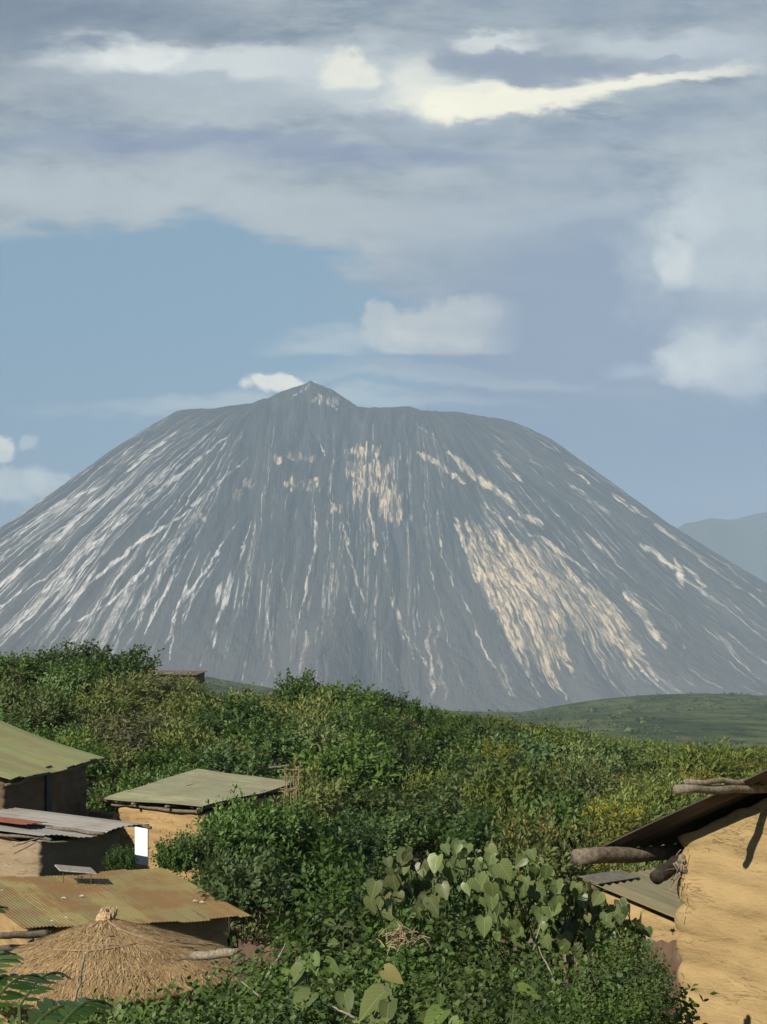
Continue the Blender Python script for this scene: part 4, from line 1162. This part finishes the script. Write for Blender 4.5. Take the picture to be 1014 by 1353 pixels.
def crown(name, seed, R, H, shoots, per, ln, wd, T, up=.5, droop=.0, low=.15, lumps=5, spiky=.2, jitter=.55, face_up=1.0):
    """a crown of leafy shoots. returns mesh, shoot tips"""
    r = np.random.default_rng(seed)
    az = r.uniform(0, 2 * np.pi, shoots); el = np.arcsin(np.clip(r.uniform(-.35, 1, shoots), -1, 1))
    lz = r.uniform(0, 2 * np.pi, lumps); le = r.uniform(-.1, 1.1, lumps)
    dirs = np.stack([np.cos(el) * np.cos(az), np.cos(el) * np.sin(az), np.sin(el)], 1)
    ld = np.stack([np.cos(le) * np.cos(lz), np.cos(le) * np.sin(lz), np.sin(le)], 1)
    near = (dirs @ ld.T).max(1)
    rad = .52 + .48 * smooth(.62, .97, near) + r.normal(0, .06, shoots) + spiky * (r.random(shoots) ** 5)
    rad *= np.where(r.random(shoots) < .3, r.uniform(.55, .85, shoots), 1)
    c = np.array([0, 0, H * .42])
    tip = c + dirs * rad[:, None] * np.array([R, R, H * .58])
    tip[:, 2] = np.maximum(tip[:, 2], low * H * r.uniform(.2, 1, shoots))
    st = c * .8 + (tip - c) * np.array([.35, .35, .15])
    sd = unit(tip - st + np.array([0, 0, up * R * .5]))
    L = np.linalg.norm(tip - st, axis=1)
    stl = .42 + .16 * r.random(shoots)
    t = np.linspace(0, 1, per)[None, :] * (1 - stl[:, None]) + stl[:, None]
    t = np.clip(t + r.normal(0, .03, t.shape), 0, 1.02)
    P = st[:, None, :] + (tip - st)[:, None, :] * t[..., None]
    P[..., 2] += up * .25 * R * (t * t - .45)
    P = P.reshape(-1, 3)
    sdr = np.repeat(sd, per, 0)
    rnd = unit(r.normal(0, 1, P.shape)); rnd = rnd - sdr * (rnd * sdr).sum(1, keepdims=True)
    P = P + rnd * .02 * R
    tt = t.reshape(-1, 1)
    D = sdr * (.35 + .5 * smooth(.8, 1, tt)) + unit(rnd) * jitter * 1.5 + np.array([0, 0, .15 - droop])
    N = np.array([0, 0, face_up * .75]) + unit(P - c) * .6 + r.normal(0, .5, P.shape)
    l = ln * r.uniform(.65, 1.25, len(P)) * (1.05 - .3 * smooth(.85, 1, tt[:, 0]))
    w = wd * r.uniform(.75, 1.2, len(P)) * (1.05 - .3 * smooth(.85, 1, tt[:, 0]))
    tint = np.clip(np.repeat(r.random(shoots), per) * .45 + r.random(len(P)) * .55, 0, 1)
    return (leaves(P, D, N, l, w, tint, T), tip, st)
def stems_mesh(name, tips, starts, rad, seed=0, n=26, trunk=None, mat='stem_wood'):
    r = random.Random(seed); mb = MB()
    ids = list(range(len(tips))); r.shuffle(ids)
    base_r = rad * 1.6
    for i in ids[:n]:
        a_ = Vector((r.uniform(-1, 1) * base_r * 2, r.uniform(-1, 1) * base_r * 2, -.25)); m_ = Vector(starts[i]); q = Vector(tips[i])
        if trunk: a_ = Vector((0, 0, trunk))
        mid = a_.lerp(m_, .6) + Vector((r.uniform(-1, 1), r.uniform(-1, 1), 0)) * rad * 2
        mb.tube([a_, mid, m_, m_.lerp(q, .55), q], [rad, rad * .8, rad * .55, rad * .35, rad * .12], 5)
    if trunk:
        mb.tube([(0, 0, -.3), (.03, 0, trunk * .5), (0, .02, trunk + .1)], [rad * 3, rad * 2.3, rad * 1.8], 8, .08)
    me = bpy.data.meshes.new(name); me.from_pydata(mb.v, [], mb.f); me.update(); me.materials.append(MAT[mat])
    return me
PLANTS = {}     # kind -> list of (crown mesh, stem mesh, flower mesh or None, R, H)
def flowers_on(name, tips, seed, size, count, each=9):
    r = np.random.default_rng(seed)
    t = tips[np.argsort(-tips[:, 2])][:count]
    P = np.repeat(t, each, 0) + r.normal(0, size, (len(t) * each, 3)) * np.array([1, 1, .6])
    D = unit(r.normal(0, 1, P.shape) + np.array([0, 0, .6])); N = unit(r.normal(0, 1, P.shape) + np.array([0, -.4, .6]))
    me = leaf_mesh(name, [leaves(P, D, N, np.full(len(P), size * 1.1), np.full(len(P), size), r.random(len(P)), T_DIA)])
    me.materials.append(MAT['flower'])
    return me
def make_kind(kind, variants, mat, stem_r, flower=None, stem_mat='stem_wood', trunk=None, nst=26, **kw):
    PLANTS[kind] = []
    for i in range(variants):
        lv, tip, st = crown(kind, 100 + i * 7 + (sum(map(ord, kind)) * 13) % 9999, **kw)
        me = leaf_mesh(kind + '_crown', [lv]); me.materials.append(MAT[mat])
        sm = stems_mesh(kind + '_stem', tip, st, stem_r, i, nst, trunk, stem_mat)
        fm = flowers_on(kind + '_flowers', tip, i, *flower) if flower else None
        PLANTS[kind].append((me, sm, fm, kw['R'], kw['H']))
# middle distance, 25 to 150 m
make_kind('green', 3, 'leaf_green', .03, R=2.0, H=2.9, shoots=215, per=12, ln=0.27, wd=0.15, T=T_DIA, up=.5, lumps=7, spiky=.25)
make_kind('dark', 3, 'leaf_dark', .035, R=2.0, H=3.0, shoots=220, per=12, ln=0.25, wd=0.15, T=T_DIA, up=.4, lumps=6, spiky=.3)
make_kind('weed', 3, 'leaf_weed', .02, R=1.8, H=2.3, shoots=210, per=12, ln=0.29, wd=0.1, T=T_DIA, up=1.0, lumps=8, spiky=.35, jitter=.5)
make_kind('pale', 2, 'leaf_pale', .03, R=1.8, H=2.2, shoots=150, per=14, ln=0.4, wd=0.12, T=T_DIA, up=.6, droop=.75, lumps=7, spiky=.2)
make_kind('olive', 3, 'leaf_olive', .02, flower=(.065, 34, 10), R=1.7, H=2.3, shoots=220, per=13, ln=0.24, wd=0.09, T=T_DIA, up=1.1, lumps=8, spiky=.35)
make_kind('finegreen', 2, 'leaf_green', .02, R=1.3, H=2.1, shoots=260, per=13, ln=0.15, wd=0.09, T=T_OVAL, up=.6, lumps=7, spiky=.2)
make_kind('sapling', 1, 'leaf_dark', .02, R=.6, H=2.0, shoots=60, per=12, ln=.2, wd=.07, T=T_DIA, up=1.4, lumps=4, spiky=.3)
make_kind('tree', 1, 'leaf_dark', .04, trunk=1.5, nst=20, R=1.9, H=4.2, shoots=260, per=13, ln=0.25, wd=0.15, T=T_DIA, up=.2, low=.35, lumps=5, spiky=.1)
# close by, 6 to 16 m
make_kind('near', 4, 'leaf_near', .006, stem_mat='green_stem', nst=40, R=.55, H=.95, shoots=230, per=13, ln=.052, wd=.034, T=T_OVAL, up=.6, lumps=9, spiky=.3, jitter=.9)
make_kind('nearbig', 2, 'leaf_big', .008, stem_mat='green_stem', nst=30, R=.5, H=.8, shoots=34, per=7, ln=.10, wd=.07, T=T_OVAL, up=.4, droop=.4, lumps=5, spiky=.3, jitter=.8)
make_kind('nearfine', 2, 'leaf_green', .005, stem_mat='green_stem', nst=30, R=.45, H=.8, shoots=210, per=14, ln=.042, wd=.017, T=T_OVAL, up=1.0, lumps=7, spiky=.45, jitter=.6)

NAMES = {'green': ('shrub', 'shrub'), 'dark': ('shrub', 'shrub'), 'weed': ('weedy_shrub', 'shrub'), 'pale': ('drooping_shrub', 'shrub'), 'olive': ('flowering_shrub', 'shrub'),
         'finegreen': ('leafy_bush', 'bush'), 'sapling': ('sapling', 'sapling'), 'tree': ('tree', 'tree'), 'near': ('leafy_weed', 'plant'), 'nearbig': ('broadleaf_plant', 'plant'), 'nearfine': ('fine_leaved_weed', 'plant')}
LOOK = {'green': 'mid green leafy shrub', 'dark': 'dark green dense shrub', 'weed': 'light green upright weedy shrub', 'pale': 'pale drooping-leaved shrub', 'olive': 'olive yellow-flowered shrub',
        'finegreen': 'fine-leaved green bush', 'near': 'leafy dark green weed', 'nearbig': 'broad-leaved bright green plant', 'nearfine': 'narrow-leaved green weed'}
def plant(kind, loc, scale=1.0, hs=1.0, label=None, group=None, rz=None, var=None, mat=None):
    me, sm, fm, R, H = PLANTS[kind][random.randrange(len(PLANTS[kind])) if var is None else var]
    nm, cat = NAMES[kind]
    T = thing(nm, label, cat, loc, random.uniform(0, 6.28) if rz is None else rz, group)
    hk = min(hs, 1.25)
    T.scale = (scale, scale, scale * hk)
    c = link('crown', me, T); s_ = link('trunk' if kind == 'tree' else 'stem', sm, T)
    lift = H * (hs / hk - 1)
    if lift > 0: c.location.z = lift; s_.scale.z = hs / hk
    if fm:
        f_ = link('flower_heads', fm, T); f_['kind'] = 'stuff'; f_.location.z = max(lift, 0)
    return T

KEEP = [(0, 945, 140, 1078, 60), (130, 1012, 270, 1100, 57), (262, 1012, 332, 1052, 57), (325, 1012, 398, 1040, 58), (0, 1066, 202, 1148, 47), (0, 1146, 300, 1250, 44), (285, 1185, 332, 1218, 44),
        (10, 1195, 305, 1300, 34), (188, 880, 262, 894, 137), (374, 1014, 398, 1060, 58), (765, 1138, 895, 1235, 24)]
FOOT = [(-13, 56, 5.5), (-6.4, 58.2, 4.0), (-10, 49, 4.2), (-5.6, 41, 4.2), (-5.5, 33, 2.9), (-17.8, 140, 3.0), (4.6, 24.5, 2.4), (5.5, 14.5, 5)]
def hidden_ok(x, y, z, R, H):
    """False when a plant here would cover something the photo shows clear"""
    u, v1 = pix((x, y, z)); _, v0 = pix((x, y, z + H * .93)); hw = R * .82 * F / y
    for (a0, b0, a1, b1, Yk) in KEEP:
        if y < Yk and u + hw > a0 and u - hw < a1 and v0 < b1 and v1 > b0: return False
    for fx, fy, fr in FOOT:
        if math.hypot(x - fx, y - fy) < fr + R * .6: return False
    return True
def zone(u, v):
    """which kind of growth stands where on the slope"""
    k = random.random()
    if u < 200 and v < 905: return 'dark' if k < .7 else 'green'
    if 120 < u < 275 and 905 < v < 985: return 'pale' if k < .55 else 'weed'
    if u < 420 and v < 1050: return 'weed' if k < .5 else 'green'
    if u > 700 and v > 1010: return 'olive' if k < .5 else 'weed'
    if u > 640: return 'weed' if k < .66 else ('olive' if k < .72 else 'green')
    if 420 < u <= 640 and v < 965: return 'green' if k < .5 else ('weed' if k < .8 else 'dark')
    return 'dark' if k < .40 else ('green' if k < .82 else ('finegreen' if k < .9 else 'weed'))
def where(u, v, y):
    if y > 112: return 'on the crest of the ridge ' + ('left of the round tree' if u < 390 else 'right of the round tree' if u < 660 else 'below the far green hill')
    if y < 28: return 'on the bank below the near plants'
    if u < 300: return 'on the slope behind the tin-roofed huts'
    if u < 470: return 'right of the grey-green roofed hut' if y < 66 else 'on the slope below the round tree'
    if u > 700: return 'on the slope above the olive-roofed house' if y < 75 else 'on the sunny slope at the right'
    return 'in the dark hollow at mid-slope' if y < 66 else 'on the middle slope under the volcano'

# special plants that the photo shows one by one
def at(u, Y, dz=0): 
    x = (u - CX) / F * Y
    return (x, Y, gh(x, Y) - .1 + dz)
def top_scale(kind, u, vtop, Y, var=0):
    """height factor so that the crown top shows at row vtop"""
    x, y, z = at(u, Y); H = PLANTS[kind][var][4]
    return ((HY - vtop) / F * Y - z) / H
SPECIAL = [('dark', 72, 852, 118, 1.5, 'broad dark bush at the left end of the skyline'), ('dark', 118, 843, 121, 1.55, 'tall spiky dark bush crowning the left skyline'),
           ('dark', 162, 848, 118, 1.35, 'dark bush on the skyline just left of the tiny hut'), ('green', 15, 860, 116, 1.3, 'green bush on the skyline at the left edge'),
           ('tree', 391, 874, 112, .95, 'round dark tree standing above the thicket at centre skyline'), ('green', 455, 902, 110, 1.2, 'bushy green shrub on the skyline right of the round tree'),
           ('sapling', 550, 917, 108, .9, 'thin sapling on the skyline, shorter of two beside the hill edge'), ('sapling', 573, 924, 106, 1.0, 'upright thin sapling before the pale foot of the volcano'),
           ('dark', 518, 908, 110, .75, 'small dark bush on the skyline left of the two saplings'), ('pale', 205, 945, 92, 1.25, 'pale drooping-leaved bush on the slope below the tiny hut'),
           ('pale', 165, 962, 84, 1.0, 'pale yellowish bush with hanging leaves above the green roof'), ('pale', 238, 905, 118, 1.1, 'pale-leaved bush hiding the right end of the tiny hut'),
           ('olive', 652, 985, 84, 1.1, 'bush topped with bright yellow flowers on the middle slope'), ('olive', 712, 1080, 36, .8, 'yellow-flowered bush just behind the heart-leaved vine'),
           ('weed', 203, 896, 128, 1.1, 'light green shrub hiding the wall of the tiny ridge hut, left one'), ('weed', 237, 897, 127, 1.1, 'light green shrub hiding the wall of the tiny ridge hut, right one'),
           ('green', 298, 1070, 47, .62, 'green bush covering the dark side wall of the ochre hut'), ('green', 338, 1048, 50, .72, 'tallest green bush beside the dark wall of the grey-green roofed hut'),
           ('green', 374, 1050, 51, .7, 'green bush below the stick rack'), ('finegreen', 232, 1104, 45, .5, 'small bush in front of the ochre hut, right of the white panel'), ('green', 266, 1096, 46, .42, 'bush at the front corner of the ochre hut'),
           ('finegreen', 160, 1118, 46, .35, 'weedy sprig beside the dark shed wall and white panel'), ('green', 322, 1115, 42, .65, 'broad bush right of the rusty roof'),
           ('dark', 722, 1035, 45, .75, 'dark tall leafy bush with a deep shadow above the heart-leaved vine')]
for kind, u, vt, Y, sc, lab in SPECIAL:
    hs = max(.5, top_scale(kind, u, vt, Y) / sc)
    T = plant(kind, at(u, Y), sc, hs, lab, None, None, 0)
    if kind == 'dark' and u == 118:
        mb = MB(); r = random.Random(2)
        # long bare-based shoots above the crown
    FOOT.append((T.location.x, T.location.y, PLANTS[kind][0][3] * sc * .4))

# the slope, nearest first
cand = []
r_ = random.Random(42)
for _ in range(60000):
    y = 15 + (150 - 15) * r_.random() ** .75
    x = r_.uniform(-.27, .27) * y
    cand.append((x, y))
placed = []
n_slope = 0
for x, y in cand:
    if n_slope >= 272: break
    u, v = pix((x, y, gh(x, y) + 1.5))
    if u < -60 or u > 1074 or v > 1330: continue
    kind = zone(u, v)
    sc = float(np.interp(y, [14, 25, 45, 70, 130], [.42, .62, .85, 1.05, 1.35])) * r_.uniform(.66, 1.25)
    if y < 30 and kind in ('dark', 'green'): kind = 'finegreen'
    R, H = PLANTS[kind][0][3] * sc, PLANTS[kind][0][4] * sc
    hs = r_.uniform(.8, 1.12)
    z = gh(x, y) - .1
    if any(math.hypot(x - a_, y - b_) < (R + c_) * .72 for a_, b_, c_ in placed): continue
    ok = hidden_ok(x, y, z, R, H * hs)
    if not ok: continue
    # keep the skyline at the photographed height
    hw_ = R * F / y * .7
    sky = max(np.interp(q_, [0, 150, 190, 262, 275, 345, 375, 420, 500, 540, 580, 690, 760, 850, 1014], [868, 872, 886, 896, 914, 921, 906, 908, 910, 930, 938, 952, 964, 978, 990]) for q_ in (u - hw_, u, u + hw_))
    topv = pix((x, y, z + H * hs))[1]
    if topv < sky:
        f = ((HY - sky) / F * y - z) / (H * hs)
        if f < .45: continue
        hs *= f
    placed.append((x, y, R)); n_slope += 1
    wh = where(u, v, y)
    plant(kind, (x, y, z), sc, hs, LOOK[kind] + ' ' + wh, LOOK[kind] + 's ' + wh)

# plants on the near bank
near_n = 0
r_ = random.Random(77)
rows = [(12.9, 1188, 395, 520, 50, .95), (12.6, 1212, 360, 660, 58, .95), (11.2, 1240, 345, 850, 58, .85), (9.8, 1270, 300, 826, 56, .74), (8.7, 1300, 200, 806, 56, .66), (7.6, 1328, 30, 790, 60, .58)]
for (Y, vt, u0, u1, du, sc) in rows:
    u = u0
    while u < u1:
        uu = u + r_.uniform(-14, 14); yy = Y + r_.uniform(-.4, .4); vv = vt + r_.uniform(-20, 16)
        if uu < 270: vv = max(vv, 1322 + r_.uniform(-6, 15))
        elif uu < 352: vv = max(vv, 1296 + r_.uniform(-6, 12))
        elif uu < 440: vv = max(vv, 1268 + r_.uniform(-10, 10))
        if uu > 660 and Y > 10.5: vv = max(vv, 1278)
        if 690 < uu < 775: vv = max(vv, 1286)
        if uu > 790 and Y < 9.2: vv = min(vv, 1262) - r_.uniform(0, 25)
        kind = 'near' if r_.random() < .66 else ('nearfine' if r_.random() < .6 else 'nearbig')
        if Y < 9 and 380 < uu < 640: kind = 'nearbig' if r_.random() < .5 else kind
        x, y, z = at(uu, yy); z += .0
        H = PLANTS[kind][0][4]
        need = ((HY - vv) / F * yy - z) / H
        s_ = sc * r_.uniform(.85, 1.15)
        hs = need / s_
        if hs > 1.7: s_ *= 1.2; hs = need / s_
        reg = 'at the foot of the ochre wall' if uu > 790 else 'before the straw roof' if uu < 320 else 'over the rusty fence' if Y > 10.5 else 'along the bottom of the near bank'
        if hs > .25:
            plant(kind, (x, y, z), s_, hs, LOOK[kind] + ' ' + reg, LOOK[kind] + 's ' + reg); near_n += 1
        u += du

for uu, vt, Y, sc, lab in ((828, 1226, 10.4, .55, 'leafy dark green weed at the foot of the ochre wall, tallest of its row'), (850, 1258, 10.0, .40, 'small leafy weed pressed against the edge of the ochre wall'),
                           (806, 1262, 9.6, .6, 'leafy weed in front of the rusty fence beside the ochre wall'), (838, 1296, 9.2, .44, 'low leafy weed by the lower edge of the ochre wall'), (806, 1318, 8.4, .5, 'low leafy weed at the bottom edge beside the ochre wall')):
    plant('near', at(uu, Y), sc, top_scale('near', uu, vt, Y) / sc, lab, None, None, 0)
# heart-leaved climbers
def heart_plant(u, vt, vb, Y, half, nleaf, seed, label):
    r = np.random.default_rng(seed)
    x, y, z = at(u, Y)
    T = thing('heart_leaved_vine', label, 'vine', (x, y, z), 0)
    zt = (HY - vt) / F * Y - z; zb = (HY - vb) / F * Y - z; hw = half / F * Y
    P = np.stack([r.uniform(-hw, hw, nleaf), r.uniform(-.35, .25, nleaf), r.uniform(zb, zt, nleaf)], 1)
    # the mass is domed: lower at the sides, nearer in the middle
    P[:, 2] -= (zt - zb) * .35 * (P[:, 0] / hw) ** 2 * (P[:, 2] - zb) / (zt - zb)
    # keep leaves apart
    keep = []
    for i in range(nleaf):
        if all(np.linalg.norm((P[i] - P[j]) * [1, .5, 1]) > .055 for j in keep): keep.append(i)
    P = P[keep]; n = len(P)
    sun = np.array(to_sun)
    N = unit(sun * .7 + np.array([0, -.5, .25]) + r.normal(0, .42, (n, 3)))
    D = unit(np.array([0, -.15, -1.0]) + r.normal(0, .38, (n, 3)))
    ln = r.uniform(.07, .14, n); wd = ln * r.uniform(.84, 1.0, n)
    top = r.random(n) < .12; ln[top] *= .6; wd[top] *= .6
    me = leaf_mesh('leaves', [leaves(P, D, N, ln, wd, r.random(n), T_HEART)]); link('leaves', me, T, MAT['leaf_heart'])
    mb = MB(); rr = random.Random(seed)
    for i in range(n):
        b_ = Vector((P[i][0] * .6 + rr.uniform(-.1, .1), .1, max(P[i][2] - .25, .0)))
        mb.tube([b_, b_.lerp(Vector(P[i]), .6) + Vector((0, 0, .03)), Vector(P[i])], [.006, .005, .003], 4)
    for i in range(7):
        xb = rr.uniform(-hw * .7, hw * .7)
        mb.tube([(xb * .4, .15, -.1), (xb * .8, .1, zt * .4), (xb, .05, zt * .85)], [.012, .01, .006], 5)
    mb.build('stem', MAT['green_stem'], T)
heart_plant(535, 1118, 1205, 11.9, 48, 62, 1, 'small clump of dusty heart-shaped leaves, leftmost on the near bank')
heart_plant(612, 1108, 1165, 12.2, 48, 52, 2, 'heart-leaved vine with leaves edged in light at the top of the bank')
heart_plant(690, 1112, 1245, 11.4, 55, 100, 3, 'big heart-leaved vine with the largest grey-green leaves, in the middle of the bank')
heart_plant(768, 1160, 1252, 11.6, 48, 80, 4, 'heart-leaved vine below the end of the log')
heart_plant(822, 1190, 1248, 11.8, 28, 34, 5, 'narrow heart-leaved vine beside the small ochre wall')

# large-leaved plants at the bottom edge
def big_leaf_plant(u, vt, Y, n, ln, seed, label, mat='leaf_big', name='broadleaf_plant', spread=.22):
    r = np.random.default_rng(seed); x, y, z = at(u, Y)
    T = thing(name, label, 'plant', (x, y, z)); zt = (HY - vt) / F * Y - z
    P = np.stack([r.uniform(-spread, spread, n), r.uniform(-.2, .1, n), zt - r.uniform(0, .34, n)], 1)
    az = np.arctan2(P[:, 1] - .05, P[:, 0])
    D = unit(np.stack([np.cos(az) * .7, np.sin(az) * .7 - .2, np.full(n, -.55)], 1) + r.normal(0, .25, (n, 3)))
    N = unit(np.array(to_sun) * .6 + np.array([0, -.25, .5]) + r.normal(0, .3, (n, 3)))
    L_ = ln * r.uniform(.6, 1.15, n)
    link('leaves', leaf_mesh('leaves', [leaves(P, D, N, L_, L_ * r.uniform(.6, .8, n), r.random(n), T_HEART)]), T, MAT[mat])
    mb = MB()
    for i in range(n): mb.tube([(P[i][0] * .15, .05, -.1), (P[i][0] * .5, .03, P[i][2] * .6), tuple(P[i])], [.009, .007, .004], 5)
    mb.build('stem', MAT['green_stem'], T)
big_leaf_plant(455, 1258, 8.6, 9, .17, 11, 'bright yellow-green broad-leaved plant at lower centre, left of the dead straw')
big_leaf_plant(552, 1288, 7.9, 8, .18, 12, 'plant with one large hanging veined leaf at the bottom centre')
big_leaf_plant(640, 1300, 7.7, 8, .13, 13, 'small pale broad-leaved plant at the bottom, right of the hanging leaf')
big_leaf_plant(395, 1240, 10.2, 7, .13, 14, 'broad-leaved plant in front of the rusty sheet at the left end of the fence')

# feathery plant in the bottom left corner
def frond_plant(fronds, label):
    x, y, z = at(50, 5.2); T = thing('feather_leaved_plant', label, 'plant', (x, y, z)); r = np.random.default_rng(6)
    for (u0, v0, u1, v1, Y0, Y1, n, w) in fronds:
        a_ = np.array(px(u0, v0, Y0)) - [x, y, z]; b_ = np.array(px(u1, v1, Y1)) - [x, y, z]
        t = np.linspace(0.08, 1, n); L_ = np.linalg.norm(b_ - a_)
        mid = a_ + (b_ - a_) * t[:, None]; mid[:, 2] += L_ * .22 * np.sin(np.pi * t * .9)
        ax = unit(np.gradient(mid, axis=0)); sd = unit(np.cross(ax, [0, -.45, 1]))
        parts = []
        for s_ in (-1, 1):
            D = sd * s_ * .9 + ax * .6 + np.array([0, 0, -.18]) + r.normal(0, .08, mid.shape)
            N = np.cross(sd, ax) + r.normal(0, .12, mid.shape); N[N[:, 2] < 0] *= -1
            ll = w * (np.sin(np.pi * (t * .82 + .12)) ** .8) * r.uniform(.9, 1.1, n)
            parts.append(leaves(mid, D, N, ll, ll * .24 + .004, r.random(n), T_LONG))
        f = link('frond', leaf_mesh('frond', parts), T, MAT['leaf_frond'])
        mb = MB(); mb.tube([tuple(q) for q in mid], [.005] * (n - 2) + [.003, .002], 5); mb.build('midrib', MAT['green_stem'], f)
        mb = MB(); mb.tube([(0, 0, -.1), tuple(a_ * .55 + np.array([0, 0, .05])), tuple(mid[0])], [.012, .009, .006], 5); mb.build('stalk', MAT['green_stem'], f)
frond_plant([(-40, 1310, 22, 1268, 5.0, 5.2, 11, .085), (-25, 1350, 62, 1305, 4.9, 5.2, 13, .085), (30, 1375, 112, 1340, 4.8, 5.0, 13, .085), (78, 1358, 150, 1338, 4.7, 4.9, 13, .075), (20, 1340, 92, 1300, 5.3, 5.6, 13, .07), (-30, 1225, 10, 1203, 5.3, 5.4, 8, .04)],
            'dark glossy plant with feathery divided leaves in the bottom left corner')

# young maize
def maize(u, vt, Y, seed, label, n=6):
    r = random.Random(seed); x, y, z = at(u, Y); T = thing('maize_seedling', label, 'maize plant', (x, y, z)); H = (HY - vt) / F * Y - z
    mb = MB(); mb.tube([(0, 0, -.1), (.01, 0, H * .45), (0, 0, H * .72)], [.014, .011, .007], 7); mb.build('stem', MAT['green_stem'], T)
    for i in range(n):
        az = i * 2.5 + r.uniform(-.4, .4); zb = H * (.3 + .42 * i / n); L_ = H * r.uniform(.36, .5); ns = 8; vs = []; ts = []
        rise = r.uniform(.6, 1.1)
        for k in range(ns + 1):
            t = k / ns; w = .022 * math.sin(math.pi * (t * .88 + .1)) ** .7
            d = Vector((math.cos(az), math.sin(az), 0)); c = d * (L_ * t * .62) + Vector((0, 0, zb + L_ * (rise * t - (rise * .85) * t * t * t)))
            sdv = Vector((-math.sin(az), math.cos(az), 0))
            vs += [c - sdv * w + Vector((0, 0, w * .5)), c, c + sdv * w + Vector((0, 0, w * .5))]; ts += [.2, .7, .2]
        fs = []
        for k in range(ns):
            for j in range(2): fs.append((k * 3 + j, k * 3 + j + 1, k * 3 + j + 4, k * 3 + j + 3))
        me = np_mesh('blade', np.array([tuple(q) for q in vs]), np.array(fs), True, np.array(ts)); link('blade', me, T, MAT['leaf_big'])
maize(150, 1252, 8.6, 1, 'taller young maize plant with arched blades before the straw roof')
maize(212, 1283, 8.9, 2, 'shorter young maize plant with two upright blades before the straw roof', 5)
maize(302, 1292, 9.4, 3, 'young maize shoot with a yellowed leaf beside the grey pole', 4)

# dead grass and bare stalks
def dry_clump(u, v, Y, n, seed, label):
    r = random.Random(seed); p = px(u, v, Y); T = thing('dry_grass_clump', label, 'dry grass', p); mb = MB()
    for i in range(n):
        d = Vector((r.gauss(0, 1), r.gauss(0, .6), r.gauss(.15, .7))).normalized() * r.uniform(.04, .12)
        o_ = Vector((r.gauss(0, .05), r.gauss(0, .04), r.gauss(0, .035)))
        mb.tube([o_, o_ + d * .5 + Vector((0, 0, .01)), o_ + d], [.0035, .003, .0015], 4)
    mb.build('stalks', plain('dry_stalk', (.30, .23, .13), .8, .5), T)['kind'] = 'stuff'
dry_clump(530, 1240, 10.6, 70, 1, 'pale clump of dead straw caught among the near weeds')
for i, (u0, v0, u1, v1, Y, lab) in enumerate(((112, 1262, 96, 1345, 7.4, 'thin yellow stalk leaning before the straw roof'), (352, 1292, 378, 1246, 10.3, 'pale bare stick leaning against the rusty sheet at the fence end'), (703, 1262, 716, 1215, 10.4, 'pale stick rising through the heart-leaved vine'),
        (345, 1318, 318, 1296, 9.5, 'short pale split stick among weeds below the grey pole'), (735, 1300, 712, 1250, 9.4, 'dry slanting stem below the large heart-shaped leaves'), (470, 1345, 440, 1330, 7.4, 'thin dry twig lying at the bottom edge'))):
    mb = MB(); log(mb, px(u0, v0, Y), px(u1, v1, Y + .1), .0065 if i != 1 else .011, .004, 6, 7, .02)
    tag(mb.build('dry_stalk', MAT['log_pale'], None, True), lab, 'stalk')

# undergrowth: uncountable weeds between the shrubs
def undergrowth(name, N, y0, y1, ln, wd, hgt, T, mat, seed, power=.6, dens=None):
    r = np.random.default_rng(seed)
    y = y0 + (y1 - y0) * r.random(N) ** power; x = r.uniform(-.29, .29, N) * y
    ok = np.ones(N, bool)
    for fx, fy, fr in FOOT[:8]: ok &= np.hypot(x - fx, y - fy) > fr * .86
    x, y = x[ok], y[ok]; z = ground_h(x, y); n = len(x)
    k = 7
    P = np.repeat(np.stack([x, y, z], 1), k, 0); h = np.repeat(hgt * r.uniform(.3, 1.1, n), k)
    # low plants in front of the huts and on open trodden ground
    P += np.stack([r.normal(0, .16, n * k) * hgt, r.normal(0, .16, n * k) * hgt, h * r.random(n * k)], 1)
    D = r.normal(0, 1, P.shape) + np.array([0, 0, .75]); Nn = r.normal(0, .5, P.shape) + np.array([0, 0, 1])
    sc = r.uniform(.6, 1.3, n * k)
    tint = np.clip(np.repeat(r.random(n), k) * .5 + r.random(n * k) * .5, 0, 1)
    o = link(name, leaf_mesh(name, [leaves(P, D, Nn, ln * sc, wd * sc, tint, T)]), None, MAT[mat]); o['kind'] = 'stuff'
undergrowth('undergrowth', 30000, 13, 165, .26, .085, .95, T_DIA, 'leaf_weed', 5, .62)
undergrowth('ground_cover', 6000, 3, 15, .06, .035, .3, T_OVAL, 'leaf_near', 6, .8)

# scrub on the far hill
def far_scrub():
    r = np.random.default_rng(15); n = 2600; k = 14
    y = 620 + 1500 * r.random(n) ** .9; x = r.uniform(-.30, .30, n) * y
    big = r.uniform(.8, 2.6, n) * np.where(r.random(n) < .12, 1.7, 1)
    keep = vnoise(x / 90, y / 160, 77) > .40; x, y, big = x[keep], y[keep], big[keep]; n = len(x)
    P = np.repeat(np.stack([x, y, ground_h(x, y)], 1), k, 0); B = np.repeat(big, k)
    P += r.normal(0, .5, P.shape) * B[:, None] * np.array([1.3, 1.3, .35]) + np.stack([0 * B, 0 * B, B * .5], 1)
    D = r.normal(0, 1, P.shape); Nn = r.normal(0, .6, P.shape) + np.array([0, 0, 1])
    o = link('far_scrub', leaf_mesh('far_scrub', [leaves(P, D, Nn, B * .9, B * .7, r.random(n * k), T_DIA)]), None, MAT['leaf_dark']); o['kind'] = 'stuff'
far_scrub()
print('slope plants', n_slope, 'near plants', near_n)
